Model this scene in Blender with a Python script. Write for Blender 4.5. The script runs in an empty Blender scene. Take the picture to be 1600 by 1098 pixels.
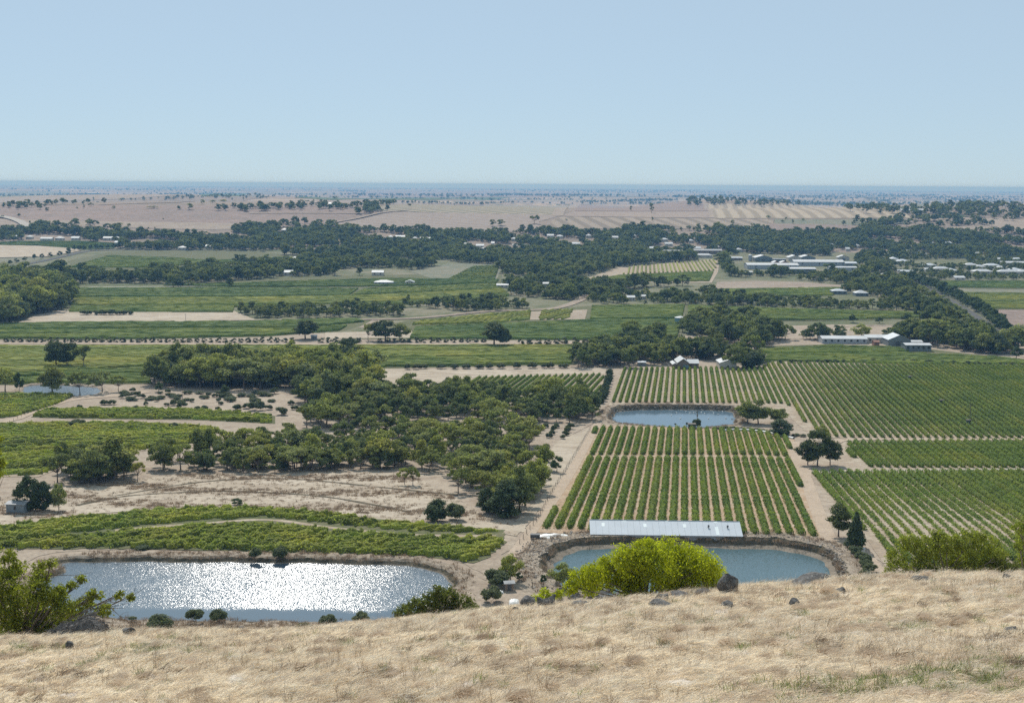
import bpy, bmesh, math, random
import numpy as np
from mathutils import Vector, Euler, Matrix
from mathutils.geometry import delaunay_2d_cdt

random.seed(11)
rng = np.random.default_rng(11)
S = bpy.context.scene
COL = S.collection
R = math.radians

# ------------------------------------------------------------------ camera, sky, sun, exposure
CAM_Z = 110.0
PITCH = math.degrees(math.atan((549 - 288.6) / 2000.0))
cam_d = bpy.data.cameras.new('camera')
cam = bpy.data.objects.new('camera', cam_d)
COL.objects.link(cam)
cam_d.sensor_width = 36.0
cam_d.lens = 45.0
cam_d.clip_start = 0.5
cam_d.clip_end = 300000.0
cam.location = (0, 0, CAM_Z)
cam.rotation_euler = Euler((R(90 - PITCH), R(-0.358), 0.0), 'XYZ')
S.camera = cam
CAMR = np.array(cam.rotation_euler.to_matrix())

SUN_AZ, SUN_EL = -14.0, 46.0        # degrees: azimuth from +Y towards +X, elevation
world = bpy.data.worlds.new('World')
S.world = world
world.use_nodes = True
wn = world.node_tree.nodes
wl = world.node_tree.links
bg = wn['Background']
sky = wn.new('ShaderNodeTexSky')
sky.sky_type = 'NISHITA'
sky.sun_disc = False
sky.sun_elevation = R(SUN_EL)
sky.sun_rotation = R(SUN_AZ)
sky.altitude = 2000
sky.air_density = 1.0
sky.dust_density = 0.0
sky.ozone_density = 10.0
hs = wn.new('ShaderNodeHueSaturation')
hs.inputs['Saturation'].default_value = 0.8
wl.new(sky.outputs[0], hs.inputs['Color'])
pale = wn.new('ShaderNodeMix')          # thin even summer veil over the clear sky
pale.data_type = 'RGBA'
pale.inputs[0].default_value = 0.72
pale.inputs[7].default_value = (4.95, 6.4, 7.25, 1)
wl.new(hs.outputs[0], pale.inputs[6])
wl.new(pale.outputs[2], bg.inputs['Color'])
bg.inputs['Strength'].default_value = 0.10

sun_d = bpy.data.lights.new('sun', 'SUN')
sun_d.energy = 4.2
sun_d.angle = R(0.53)
sun_d.color = (1.0, 0.955, 0.88)
sun = bpy.data.objects.new('sun', sun_d)
COL.objects.link(sun)
sv = Vector((math.sin(R(SUN_AZ)) * math.cos(R(SUN_EL)), math.cos(R(SUN_AZ)) * math.cos(R(SUN_EL)), math.sin(R(SUN_EL))))
sun.rotation_euler = (-sv).to_track_quat('-Z', 'Y').to_euler()
sun.location = (0, 0, 400)

S.render.engine = 'CYCLES'
S.cycles.use_denoising = False
S.cycles.max_bounces = 6
S.cycles.diffuse_bounces = 3
S.cycles.transmission_bounces = 4
S.cycles.volume_bounces = 0
S.cycles.sample_clamp_indirect = 4.0
S.view_settings.view_transform = 'Standard'
S.view_settings.look = 'None'
S.view_settings.gamma = 1.0
S.view_settings.exposure = 0.0
S.view_settings.use_curve_mapping = False

# ------------------------------------------------------------------ terrain height
def sstep(a, b, x):
    t = np.clip((x - a) / (b - a), 0, 1)
    return t * t * (3 - 2 * t)

_rx = [150, 200, 225, 250, 270, 300, 330, 349, 400, 450, 500, 547, 622, 749, 1000, 1400]
_rz = [36, 26, 21, 17, 15.6, 15.1, 15.0, 14.7, 11.6, 8.8, 6.4, 4.4, 2.6, 0.9, 0, 0]
_ty = np.arange(100.0, 1500.0, 2.0)
_tz = np.interp(_ty, _rx, _rz)
_k = np.exp(-np.linspace(-2, 2, 21) ** 2); _k /= _k.sum()
_tz = np.convolve(np.pad(_tz, 10, mode='edge'), _k, mode='valid')

def ramp(x, y):
    x = np.asarray(x, float); y = np.asarray(y, float)
    z = np.interp(y, _ty, _tz)
    a = 58 * sstep(1950, 3000, y) * (1 - sstep(3150, 4700, y)) * (1 - 0.10 * np.sin(x / 310.0 + 0.5) * sstep(2300, 3000, y))
    b = 58 * np.exp(-((x + 1500) / 1500) ** 2 - ((y - 5600) / 800) ** 2)
    b2 = 34 * np.exp(-((x + 400) / 700) ** 2 - ((y - 6700) / 600) ** 2)
    c = 60 * np.exp(-((x - 760) / 420) ** 2 - ((y - 4550) / 430) ** 2)
    e = 46 * np.exp(-((x - 2100) / 700) ** 2 - ((y - 5600) / 600) ** 2)
    n = 9 * (np.sin(x / 1900 + 1.3) * np.sin(y / 1500 + .4) + 0.7 * np.sin(x / 3100 - y / 2100)) * sstep(5200, 8000, y)
    return z + a + b + b2 + c + e + n

_cp = [(-400, 1010), (0, 1003), (100, 993), (200, 989), (400, 984), (600, 971), (800, 950), (1000, 934), (1140, 924), (1300, 913), (1450, 907), (1600, 901), (2000, 885)]
_ct = np.array([(p - 800) / 2000 / 1.03 for p, q in _cp])
_ca = np.array([math.tan(R(PITCH) + math.atan((q + 7 - (p - 800) * .00625 - 549) / 2000)) for p, q in _cp])
YC = 90.0

def hummock(x, y):
    return (0.22 * np.sin(x * .62 + 1.1 * np.sin(y * .31)) * np.sin(y * .81 + 1.7 * np.sin(x * .23))
            + 0.13 * np.sin(x * 1.71 + y * .6 + 2 * np.sin(y * .5)) * np.sin(y * 1.9 - x * .4)
            + 0.45 * np.sin(x * .11 + 2) * np.sin(y * .13))

def hill(x, y):
    x = np.asarray(x, float); y = np.asarray(y, float)
    yy = np.maximum(y, 8.0)
    t = np.clip(x / yy, -.8, .8)
    a0 = np.interp(t, _ct, _ca)
    d = y - YC
    a = a0 + np.where(d < 0, 4.3e-5, 1.5e-6) * d * d
    z = CAM_Z - np.maximum(y, 0) * a - 1.75 * np.exp(-(y / 18.0) ** 2)
    return z + hummock(x, y) * sstep(20, 40, y)

def hgt(x, y):
    y = np.asarray(y, float)
    g = ramp(x, y)
    return np.where(y < 330, np.maximum(g, hill(x, y)), g)

_steps = np.concatenate([np.arange(20, 340, .5), 340 * 1.0035 ** np.arange(0, 1362)])

def ray(px, py):
    d = CAMR @ np.array([px - 800.0, -(py - 549.0), -2000.0])
    return d / d[1]

def at(px, py, ymin=236.0):
    """the place on the ground that the photograph shows at this spot"""
    d = ray(px, py)
    Y = _steps[_steps >= ymin]
    dz = CAM_Z + Y * d[2] - hgt(Y * d[0], Y)
    k = np.nonzero(dz <= 0)[0]
    if len(k) == 0:
        y = 38000.0
    elif k[0] == 0:
        y = Y[0]
    else:
        i = k[0]; y = Y[i - 1] + (Y[i] - Y[i - 1]) * dz[i - 1] / (dz[i - 1] - dz[i])
    x = y * d[0]
    return Vector((x, y, float(hgt(x, y))))

def on_level(px, py, z):
    d = ray(px, py)
    y = (z - CAM_Z) / d[2]
    return Vector((y * d[0], y, z))

def pt(px, py, Y):
    d = ray(px, py)
    return Vector((Y * d[0], Y, CAM_Z + Y * d[2]))

def metres(px_len, y):
    return px_len * y * 1.01 / 2000.0

def inpoly(P, poly):
    P = np.atleast_2d(P); x, y = P[:, 0], P[:, 1]
    c = np.zeros(len(P), bool); n = len(poly)
    for i in range(n):
        x1, y1 = poly[i][0], poly[i][1]; x2, y2 = poly[i - 1][0], poly[i - 1][1]
        if y1 == y2: continue
        c ^= ((y1 > y) != (y2 > y)) & (x < (x2 - x1) * (y - y1) / (y2 - y1) + x1)
    return c

ORD = 'first second third fourth fifth sixth seventh eighth ninth tenth eleventh twelfth thirteenth fourteenth fifteenth sixteenth seventeenth eighteenth nineteenth twentieth'.split()
TENS = {2: 'twenty', 3: 'thirty', 4: 'forty', 5: 'fifty', 6: 'sixty', 7: 'seventy', 8: 'eighty', 9: 'ninety'}
TENTH = {2: 'twentieth', 3: 'thirtieth', 4: 'fortieth', 5: 'fiftieth', 6: 'sixtieth', 7: 'seventieth', 8: 'eightieth', 9: 'ninetieth'}
def ordinal(n):
    if n <= 20: return ORD[n - 1]
    if n > 99: return 'hundredth' if n == 100 else ordinal(n - 100) + ' past hundredth'
    return TENTH[n // 10] if n % 10 == 0 else TENS[n // 10] + '-' + ORD[n % 10 - 1]

# ------------------------------------------------------------------ mesh helpers
def mesh_np(name, V, faces_list, mats=(), midx=None, smooth=False):
    """V (n,3); faces_list: list of int arrays (m,k)"""
    me = bpy.data.meshes.new(name)
    V = np.asarray(V, np.float32).reshape(-1, 3)
    faces_list = [np.asarray(f, np.int32) for f in faces_list if len(f)]
    nl = sum(f.size for f in faces_list); nf = sum(len(f) for f in faces_list)
    me.vertices.add(len(V)); me.vertices.foreach_set('co', V.ravel())
    me.loops.add(nl); me.polygons.add(nf)
    me.loops.foreach_set('vertex_index', np.concatenate([f.ravel() for f in faces_list]).astype(np.int32))
    tot = np.concatenate([np.full(len(f), f.shape[1], np.int32) for f in faces_list])
    st = np.concatenate([[0], np.cumsum(tot)[:-1]]).astype(np.int32)
    me.polygons.foreach_set('loop_start', st)
    for m in mats: me.materials.append(m)
    if midx is not None:
        me.polygons.foreach_set('material_index', np.asarray(midx, np.int32))
    me.polygons.foreach_set('use_smooth', np.full(nf, bool(smooth)))
    me.update(calc_edges=True)
    me.validate()
    return me

def ob(name, me, parent=None, loc=None):
    o = bpy.data.objects.new(name, me)
    COL.objects.link(o)
    if parent is not None: o.parent = parent
    if loc is not None: o.location = loc
    return o

def tag(o, label=None, cat=None, group=None, kind=None):
    if label: o['label'] = label
    if cat: o['category'] = cat
    if group: o['group'] = group
    if kind: o['kind'] = kind
    return o

def empty(name, loc, label, cat, group=None, rz=0.0):
    o = bpy.data.objects.new(name, None)
    COL.objects.link(o); o.location = loc; o.rotation_euler = (0, 0, rz); o.empty_display_size = .5
    return tag(o, label, cat, group)

class Geo:
    def __init__(s): s.V = []; s.F3 = []; s.F4 = []; s.n = 0
    def add(s, V, f4=None, f3=None):
        V = np.asarray(V, float).reshape(-1, 3)
        if f4 is not None and len(f4): s.F4.append(np.asarray(f4) + s.n)
        if f3 is not None and len(f3): s.F3.append(np.asarray(f3) + s.n)
        s.V.append(V); s.n += len(V)
    def box(s, x0, x1, y0, y1, z0, z1):
        s.add([(x0, y0, z0), (x1, y0, z0), (x1, y1, z0), (x0, y1, z0), (x0, y0, z1), (x1, y0, z1), (x1, y1, z1), (x0, y1, z1)],
              [(0, 3, 2, 1), (4, 5, 6, 7), (0, 1, 5, 4), (1, 2, 6, 5), (2, 3, 7, 6), (3, 0, 4, 7)])
    def tube(s, pts, rads, k=6):
        pts = np.asarray(pts, float); n = len(pts)
        ang = np.linspace(0, 2 * math.pi, k, endpoint=False)
        V = []
        for i in range(n):
            d = pts[min(i + 1, n - 1)] - pts[max(i - 1, 0)]
            d = d / (np.linalg.norm(d) + 1e-9)
            a = np.cross(d, (0.31, .95, .05) if abs(d[2]) > .5 else (0, 0, 1.0)); a /= np.linalg.norm(a) + 1e-9
            b = np.cross(d, a)
            V.append(pts[i] + rads[i] * (np.outer(np.cos(ang), a) + np.outer(np.sin(ang), b)))
        F = [(i * k + j, i * k + (j + 1) % k, (i + 1) * k + (j + 1) % k, (i + 1) * k + j) for i in range(n - 1) for j in range(k)]
        s.add(np.concatenate(V), F)
    def leaves(s, C, N, size, aspect=.6, r=rng):
        C = np.asarray(C, float); N = np.asarray(N, float); n = len(C)
        N = N / (np.linalg.norm(N, axis=1, keepdims=True) + 1e-9)
        t = r.normal(size=(n, 3)); t -= N * (t * N).sum(1, keepdims=True); t /= np.linalg.norm(t, axis=1, keepdims=True) + 1e-9
        b = np.cross(N, t); sz = np.broadcast_to(size, (n,))[:, None]
        V = np.stack([C + t * sz, C + b * sz * aspect, C - t * sz, C - b * sz * aspect], 1)
        s.add(V.reshape(-1, 3), np.arange(n * 4).reshape(-1, 4))
    def mesh(s, name, mats=(), smooth=False):
        return mesh_np(name, np.concatenate(s.V), [np.concatenate(f) for f in (s.F4, s.F3) if f], mats, smooth=smooth)

# ------------------------------------------------------------------ materials
def newmat(name):
    m = bpy.data.materials.new(name); m.use_nodes = True
    return m, m.node_tree.nodes, m.node_tree.links, m.node_tree.nodes['Principled BSDF']

def noise(N, L, vec, scale, detail=3, rough=.55):
    n = N.new('ShaderNodeTexNoise'); n.inputs['Scale'].default_value = scale; n.inputs['Detail'].default_value = detail; n.inputs['Roughness'].default_value = rough
    L.new(vec, n.inputs['Vector']); return n.outputs['Fac']

def ramp_node(N, L, fac, stops):
    r = N.new('ShaderNodeValToRGB'); e = r.color_ramp.elements
    while len(e) < len(stops): e.new(.5)
    for i, (p, c) in enumerate(stops):
        e[i].position = p; e[i].color = (*c, 1)
    L.new(fac, r.inputs['Fac']); return r.outputs['Color']

def mixc(N, L, fac, a, b, mode='MIX'):
    m = N.new('ShaderNodeMix'); m.data_type = 'RGBA'; m.blend_type = mode
    for sock, v in ((m.inputs[0], fac), (m.inputs[6], a), (m.inputs[7], b)):
        if hasattr(v, 'is_linked'): L.new(v, sock)
        elif isinstance(v, (int, float)): sock.default_value = v
        else: sock.default_value = (*v, 1)
    return m.outputs[2]

def mathn(N, L, op, a, b=None):
    m = N.new('ShaderNodeMath'); m.operation = op
    for i, v in enumerate((a, b)):
        if v is None: continue
        if hasattr(v, 'is_linked'): L.new(v, m.inputs[i])
        else: m.inputs[i].default_value = v
    return m.outputs[0]

def pos(N, L, scale=(1, 1, 1), rot=0.0):
    g = N.new('ShaderNodeTexCoord'); mp = N.new('ShaderNodeMapping')
    mp.inputs['Scale'].default_value = scale; mp.inputs['Rotation'].default_value = (0, 0, rot)
    L.new(g.outputs['Object'], mp.inputs['Vector']); return mp.outputs['Vector']

def earth(name, c1, c2, c3, big=.02, mid=.16, fine=1.1, stretch=(1, 1, 1), bump=.5, stripes=None, rot=0.0):
    """dry ground: three colours mixed by noise at three sizes, optional cultivation stripes (spacing, azimuth, colour, amount)"""
    m, N, L, P = newmat(name)
    v = pos(N, L, stretch, rot)
    a = noise(N, L, v, big, 4, .6); b = noise(N, L, v, mid, 5, .65); f = noise(N, L, v, fine, 4, .7)
    col = ramp_node(N, L, a, [(.36, c1), (.62, c2)])
    k = ramp_node(N, L, b, [(.45, (0, 0, 0)), (.66, (1, 1, 1))])
    col = mixc(N, L, k, col, c3)
    k2 = ramp_node(N, L, f, [(.3, (.72, .72, .72)), (.7, (1.22, 1.22, 1.22))])
    col = mixc(N, L, 1.0, col, k2, 'MULTIPLY')
    if stripes:
        sp, az, sc, am = stripes
        w = N.new('ShaderNodeTexWave'); w.inputs['Scale'].default_value = math.pi * 2 / 20.0 / sp * 1.0
        w.wave_type = 'BANDS'; w.bands_direction = 'X'; w.inputs['Distortion'].default_value = .6; w.inputs['Detail'].default_value = 1
        v2 = pos(N, L, (1, 1, 1), R(az)); L.new(v2, w.inputs['Vector'])
        k3 = ramp_node(N, L, w.outputs['Fac'], [(.35, (0, 0, 0)), (.75, (am, am, am))])
        col = mixc(N, L, k3, col, sc)
    L.new(col, P.inputs['Base Color'])
    P.inputs['Roughness'].default_value = .95; P.inputs['Specular IOR Level'].default_value = .1
    if bump:
        bp = N.new('ShaderNodeBump'); bp.inputs['Strength'].default_value = bump; bp.inputs['Distance'].default_value = .25
        L.new(f, bp.inputs['Height']); L.new(bp.outputs[0], P.inputs['Normal'])
    return m

def foliage(name, cols, trans=.3, island=.5, rough=.55, objvar=True, tcol=1.35, patch=0):
    m, N, L, P = newmat(name)
    oi = N.new('ShaderNodeObjectInfo'); ge = N.new('ShaderNodeNewGeometry')
    n = len(cols)
    if objvar:
        col = ramp_node(N, L, oi.outputs['Random'], [((i + .5) / n, c) for i, c in enumerate(cols)])
    else:
        v = pos(N, L); a = noise(N, L, v, .045, 4, .6)
        col = ramp_node(N, L, a, [(.33 + .34 * i / max(n - 1, 1), c) for i, c in enumerate(cols)])
    k = ramp_node(N, L, ge.outputs['Random Per Island'], [(0, (1 - island,) * 3), (1, (1 + island,) * 3)])
    col = mixc(N, L, 1.0, col, k, 'MULTIPLY')
    if patch:
        a2 = noise(N, L, ge.outputs['Position'], patch, 4, .65)
        col = mixc(N, L, 1.0, col, ramp_node(N, L, a2, [(.32, (.72, .80, .85)), (.5, (1, 1, 1)), (.68, (1.32, 1.16, 1.0))]), 'MULTIPLY')
    L.new(col, P.inputs['Base Color']); P.inputs['Roughness'].default_value = .8; P.inputs['Specular IOR Level'].default_value = .12
    if trans > 0:
        t = N.new('ShaderNodeBsdfTranslucent'); mx = N.new('ShaderNodeMixShader'); mx.inputs[0].default_value = trans
        c2 = mixc(N, L, 1.0, col, (tcol * 1.05, tcol * (1.15 if tcol > 1.1 else 1.0), tcol * (.6 if tcol > 1.1 else .85)), 'MULTIPLY')
        L.new(c2, t.inputs['Color']); L.new(P.outputs[0], mx.inputs[1]); L.new(t.outputs[0], mx.inputs[2])
        L.new(mx.outputs[0], N['Material Output'].inputs['Surface'])
    return m

def plain(name, c, rough=.6, metal=0.0, var=.15, scale=.6, stretch=(1, 1, 1), spec=.4):
    m, N, L, P = newmat(name)
    v = pos(N, L, stretch); a = noise(N, L, v, scale, 4, .6)
    k = ramp_node(N, L, a, [(.3, (1 - var,) * 3), (.7, (1 + var,) * 3)])
    L.new(mixc(N, L, 1.0, c, k, 'MULTIPLY'), P.inputs['Base Color'])
    P.inputs['Roughness'].default_value = rough; P.inputs['Metallic'].default_value = metal; P.inputs['Specular IOR Level'].default_value = spec
    return m

def water(name, body, wave, scale=1.0, calm_y=None, rough=.06):
    """pond water: dark body, wind ripples as bump; calm_y = world Y below which the bank shelters it from the wind"""
    m, N, L, P = newmat(name)
    P.inputs['Base Color'].default_value = (*body, 1); P.inputs['Roughness'].default_value = rough; P.inputs['IOR'].default_value = 1.33
    P.inputs['Specular IOR Level'].default_value = .8
    v = pos(N, L)
    a = noise(N, L, v, scale, 2, .6)
    b = noise(N, L, v, .06, 2, .5)
    s = ramp_node(N, L, b, [(.3, (.55,) * 3), (.7, (1.1,) * 3)])
    if calm_y:
        g = N.new('ShaderNodeTexCoord'); sp = N.new('ShaderNodeSeparateXYZ'); L.new(g.outputs['Object'], sp.inputs[0])
        wob = mathn(N, L, 'MULTIPLY', noise(N, L, v, .12, 3), 6.0)
        yy = mathn(N, L, 'ADD', sp.outputs['Y'], wob)
        mr = N.new('ShaderNodeMapRange'); mr.interpolation_type = 'SMOOTHSTEP'
        mr.inputs[1].default_value = calm_y; mr.inputs[2].default_value = calm_y + 6; mr.inputs[3].default_value = .06; mr.inputs[4].default_value = 1
        L.new(yy, mr.inputs[0])
        s = mathn(N, L, 'MULTIPLY', s, mr.outputs[0])
    nz = N.new('ShaderNodeTexNoise'); nz.inputs['Scale'].default_value = scale; nz.inputs['Detail'].default_value = 1.5; nz.inputs['Roughness'].default_value = .7
    L.new(v, nz.inputs['Vector'])
    sb = N.new('ShaderNodeVectorMath'); sb.operation = 'SUBTRACT'; L.new(nz.outputs['Color'], sb.inputs[0]); sb.inputs[1].default_value = (.5, .5, .5)
    ml = N.new('ShaderNodeVectorMath'); ml.operation = 'MULTIPLY'; L.new(sb.outputs[0], ml.inputs[0]); ml.inputs[1].default_value = (wave * .185, wave, 0)
    sc = N.new('ShaderNodeVectorMath'); sc.operation = 'SCALE'; L.new(ml.outputs[0], sc.inputs[0])
    if hasattr(s, 'is_linked'): L.new(s, sc.inputs['Scale'])
    ad = N.new('ShaderNodeVectorMath'); ad.operation = 'ADD'; L.new(sc.outputs[0], ad.inputs[0]); ad.inputs[1].default_value = (0, 0, 1)
    nm = N.new('ShaderNodeVectorMath'); nm.operation = 'NORMALIZE'; L.new(ad.outputs[0], nm.inputs[0]); L.new(nm.outputs[0], P.inputs['Normal'])
    return m

M = {}
M['straw'] = earth('dry_grassland', (.41, .34, .265), (.35, .285, .22), (.30, .235, .18))
M['paddock'] = earth('paddock_straw', (.49, .42, .335), (.44, .37, .285), (.33, .265, .20), big=.03, mid=.13, fine=1.5, stretch=(.45, 1, 1), bump=.6)
M['pale'] = earth('pale_stubble', (.35, .285, .225), (.32, .26, .205), (.28, .22, .175), big=.006, mid=.03, fine=.2, bump=0)
M['pink'] = earth('pinkish_stubble', (.29, .215, .18), (.255, .195, .165), (.235, .185, .155), big=.005, mid=.02, fine=.1, bump=0)
M['greyp'] = earth('grey_stubble', (.32, .255, .215), (.29, .23, .195), (.34, .27, .21), big=.005, mid=.03, fine=.1, bump=0)
M['greyg'] = earth('grey_green_pasture', (.16, .175, .12), (.20, .195, .14), (.25, .22, .16), big=.01, mid=.05, fine=.2, bump=0)
M['greenp'] = earth('green_pasture', (.075, .115, .04), (.09, .125, .045), (.12, .14, .06), big=.01, mid=.05, fine=.4, bump=0)
M['far'] = None
def farplain():
    m, N, L, P = newmat('far_plain')
    v = pos(N, L, (.00075, .0011, 1)); vo = N.new('ShaderNodeTexVoronoi'); vo.inputs['Scale'].default_value = 1.0; vo.distance = 'CHEBYCHEV'; L.new(v, vo.inputs['Vector'])
    sp = N.new('ShaderNodeSeparateColor'); L.new(vo.outputs['Color'], sp.inputs[0])
    col = ramp_node(N, L, sp.outputs[0], [(0, (.36, .265, .205)), (.25, (.40, .32, .24)), (.45, (.27, .20, .165)), (.62, (.33, .25, .20)), (.74, (.14, .145, .095)), (.86, (.22, .185, .14)), (1, (.10, .115, .07))])
    a2 = noise(N, L, pos(N, L), .0016, 5, .65); col = mixc(N, L, 1.0, col, ramp_node(N, L, a2, [(.3, (.7, .72, .75)), (.7, (1.2, 1.18, 1.12))]), 'MULTIPLY')
    L.new(col, P.inputs['Base Color']); P.inputs['Roughness'].default_value = .95; P.inputs['Specular IOR Level'].default_value = .1
    return m
M['far'] = farplain()
M['midv'] = earth('valley_pasture', (.15, .155, .085), (.235, .21, .145), (.10, .12, .055), big=.006, mid=.025, fine=.25, bump=0)
M['slope'] = earth('dry_slope_pasture', (.31, .24, .19), (.245, .195, .155), (.20, .165, .13), big=.0035, mid=.012, fine=.08, bump=0)
M['soil'] = earth('red_brown_soil', (.36, .25, .165), (.41, .295, .20), (.47, .38, .28), big=.05, mid=.22, fine=1.1, bump=.5)
M['soilg'] = earth('grey_brown_soil', (.37, .295, .225), (.33, .26, .19), (.45, .385, .30), big=.05, mid=.22, fine=1.1, bump=.5)
M['soild'] = earth('vineyard_floor', (.12, .125, .06), (.16, .15, .085), (.10, .115, .05), big=.05, mid=.3, fine=1.3, bump=.4)
M['track'] = earth('earth_track', (.43, .335, .25), (.46, .37, .285), (.38, .30, .225), big=.06, mid=.4, fine=2.0, bump=.4)
M['gravel'] = earth('grey_track', (.42, .38, .33), (.46, .42, .37), (.36, .32, .28), big=.06, mid=.4, fine=2.0, bump=.3)
M['asphalt'] = earth('asphalt_road', (.10, .10, .10), (.12, .12, .115), (.14, .135, .13), big=.06, mid=.4, fine=2.0, bump=.1)
M['mud'] = earth('shore_mud', (.22, .185, .145), (.26, .22, .175), (.18, .15, .115), big=.06, mid=.4, fine=2.0, bump=.5)
M['weedy'] = earth('weedy_bank', (.11, .095, .065), (.17, .14, .10), (.075, .07, .045), big=.1, mid=.5, fine=2.2, bump=1.0)
M['bank'] = earth('stony_bank', (.39, .325, .255), (.34, .28, .215), (.24, .195, .15), big=.06, mid=.45, fine=2.2, bump=.9)
M['hill'] = earth('hill_straw', (.70, .62, .53), (.62, .54, .455), (.47, .39, .32), big=.07, mid=.5, fine=3.2, bump=.8)
M['gum'] = foliage('gum_leaves', [(.180, .198, .066), (.222, .240, .074), (.300, .306, .082), (.222, .240, .114), (.330, .312, .082), (.150, .168, .062)], .38, .5)
M['gumfar'] = foliage('gum_leaves_mixed', [(.126, .152, .058), (.162, .186, .067), (.204, .222, .074), (.228, .234, .079), (.138, .162, .072), (.102, .126, .053)], .34, .5)
M['olive'] = foliage('olive_leaves', [(.10, .12, .065), (.115, .135, .075), (.13, .145, .085)], .22, .45)
M['pine'] = foliage('pine_needles', [(.072, .096, .046), (.086, .110, .050)], .22, .45)
M['plane'] = foliage('street_tree_leaves', [(.08, .11, .044), (.092, .125, .05)], .3, .45)
M['wattle'] = foliage('wattle_leaves', [(.36, .385, .022), (.385, .40, .026)], .5, .35, tcol=1.25)
M['acacia'] = foliage('acacia_leaves', [(.20, .225, .04), (.23, .24, .045)], .45, .42)
M['leftgum'] = foliage('yellow_green_gum_leaves', [(.20, .225, .03), (.215, .23, .036)], .47, .45)
M['bush'] = foliage('dark_bush_leaves', [(.13, .145, .03), (.12, .135, .034)], .35, .5)
M['shrub'] = foliage('grey_green_shrub_leaves', [(.125, .145, .075), (.14, .155, .078), (.105, .128, .065)], .3, .4)
M['yellowtree'] = foliage('yellow_flowering_leaves', [(.25, .22, .05)], .25, .4)
M['vine'] = foliage('vine_leaves', [(.15, .20, .04), (.165, .215, .042), (.14, .188, .04), (.185, .222, .05)], .37, .45, patch=.045)
M['vinenear'] = foliage('near_vineyard_leaves', [(.235, .27, .055), (.26, .285, .06), (.285, .30, .07)], .42, .45, objvar=False, patch=.06)
M['vinefar'] = foliage('vineyard_leaves', [(.185, .24, .062), (.218, .263, .067), (.24, .275, .073)], .34, .25, objvar=False, patch=.02)
M['vinedark'] = foliage('vineyard_leaves_dark', [(.16, .217, .064), (.177, .234, .068), (.194, .245, .071)], .34, .25, objvar=False, patch=.02)
M['vineyel'] = foliage('vineyard_leaves_yellowing', [(.26, .286, .073), (.29, .308, .081), (.313, .324, .092)], .34, .25, objvar=False, patch=.02)
M['bark'] = plain('gum_bark', (.16, .13, .105), .9, var=.35, scale=2.0)
M['twig'] = plain('bare_twigs', (.12, .10, .085), .9, var=.3, scale=4.0)
M['rock'] = None
M['wgreen'] = foliage('green_weeds', [(.17, .21, .09), (.22, .24, .12), (.24, .25, .14)], .35, .4)
M['grass'] = foliage('dry_grass_blades', [(.82, .735, .62), (.88, .815, .72), (.76, .665, .55), (.86, .775, .66), (.68, .575, .46), (.90, .855, .78)], .5, .2, rough=.7, tcol=1.0)
M['stalk'] = foliage('brown_seed_stalks', [(.32, .235, .165), (.40, .30, .215), (.26, .19, .13)], .25, .35, tcol=.9)
# ------------------------------------------------------------------ ponds: shapes first, the ground is cut round them
def smooth_closed(P, n):
    P = np.asarray(P, float); m = len(P); out = []
    for i in range(m):
        p0, p1, p2, p3 = P[i - 1], P[i], P[(i + 1) % m], P[(i + 2) % m]
        for t in np.linspace(0, 1, 12, endpoint=False):
            out.append(.5 * ((2 * p1) + (-p0 + p2) * t + (2 * p0 - 5 * p1 + 4 * p2 - p3) * t * t + (-p0 + 3 * p1 - 3 * p2 + p3) * t ** 3))
    out = np.array(out); d = np.concatenate([[0], np.cumsum(np.linalg.norm(np.diff(np.vstack([out, out[:1]]), axis=0), axis=1))])
    s = np.linspace(0, d[-1], n, endpoint=False); o2 = np.vstack([out, out[:1]])
    return np.stack([np.interp(s, d, o2[:, 0]), np.interp(s, d, o2[:, 1])], 1)

def ring_normals(P):
    t = np.roll(P, -1, 0) - np.roll(P, 1, 0); n = np.stack([t[:, 1], -t[:, 0]], 1); n /= np.linalg.norm(n, axis=1, keepdims=True)
    area = .5 * np.sum(P[:, 0] * np.roll(P[:, 1], -1) - np.roll(P[:, 0], -1) * P[:, 1])
    return n if area > 0 else -n

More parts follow.
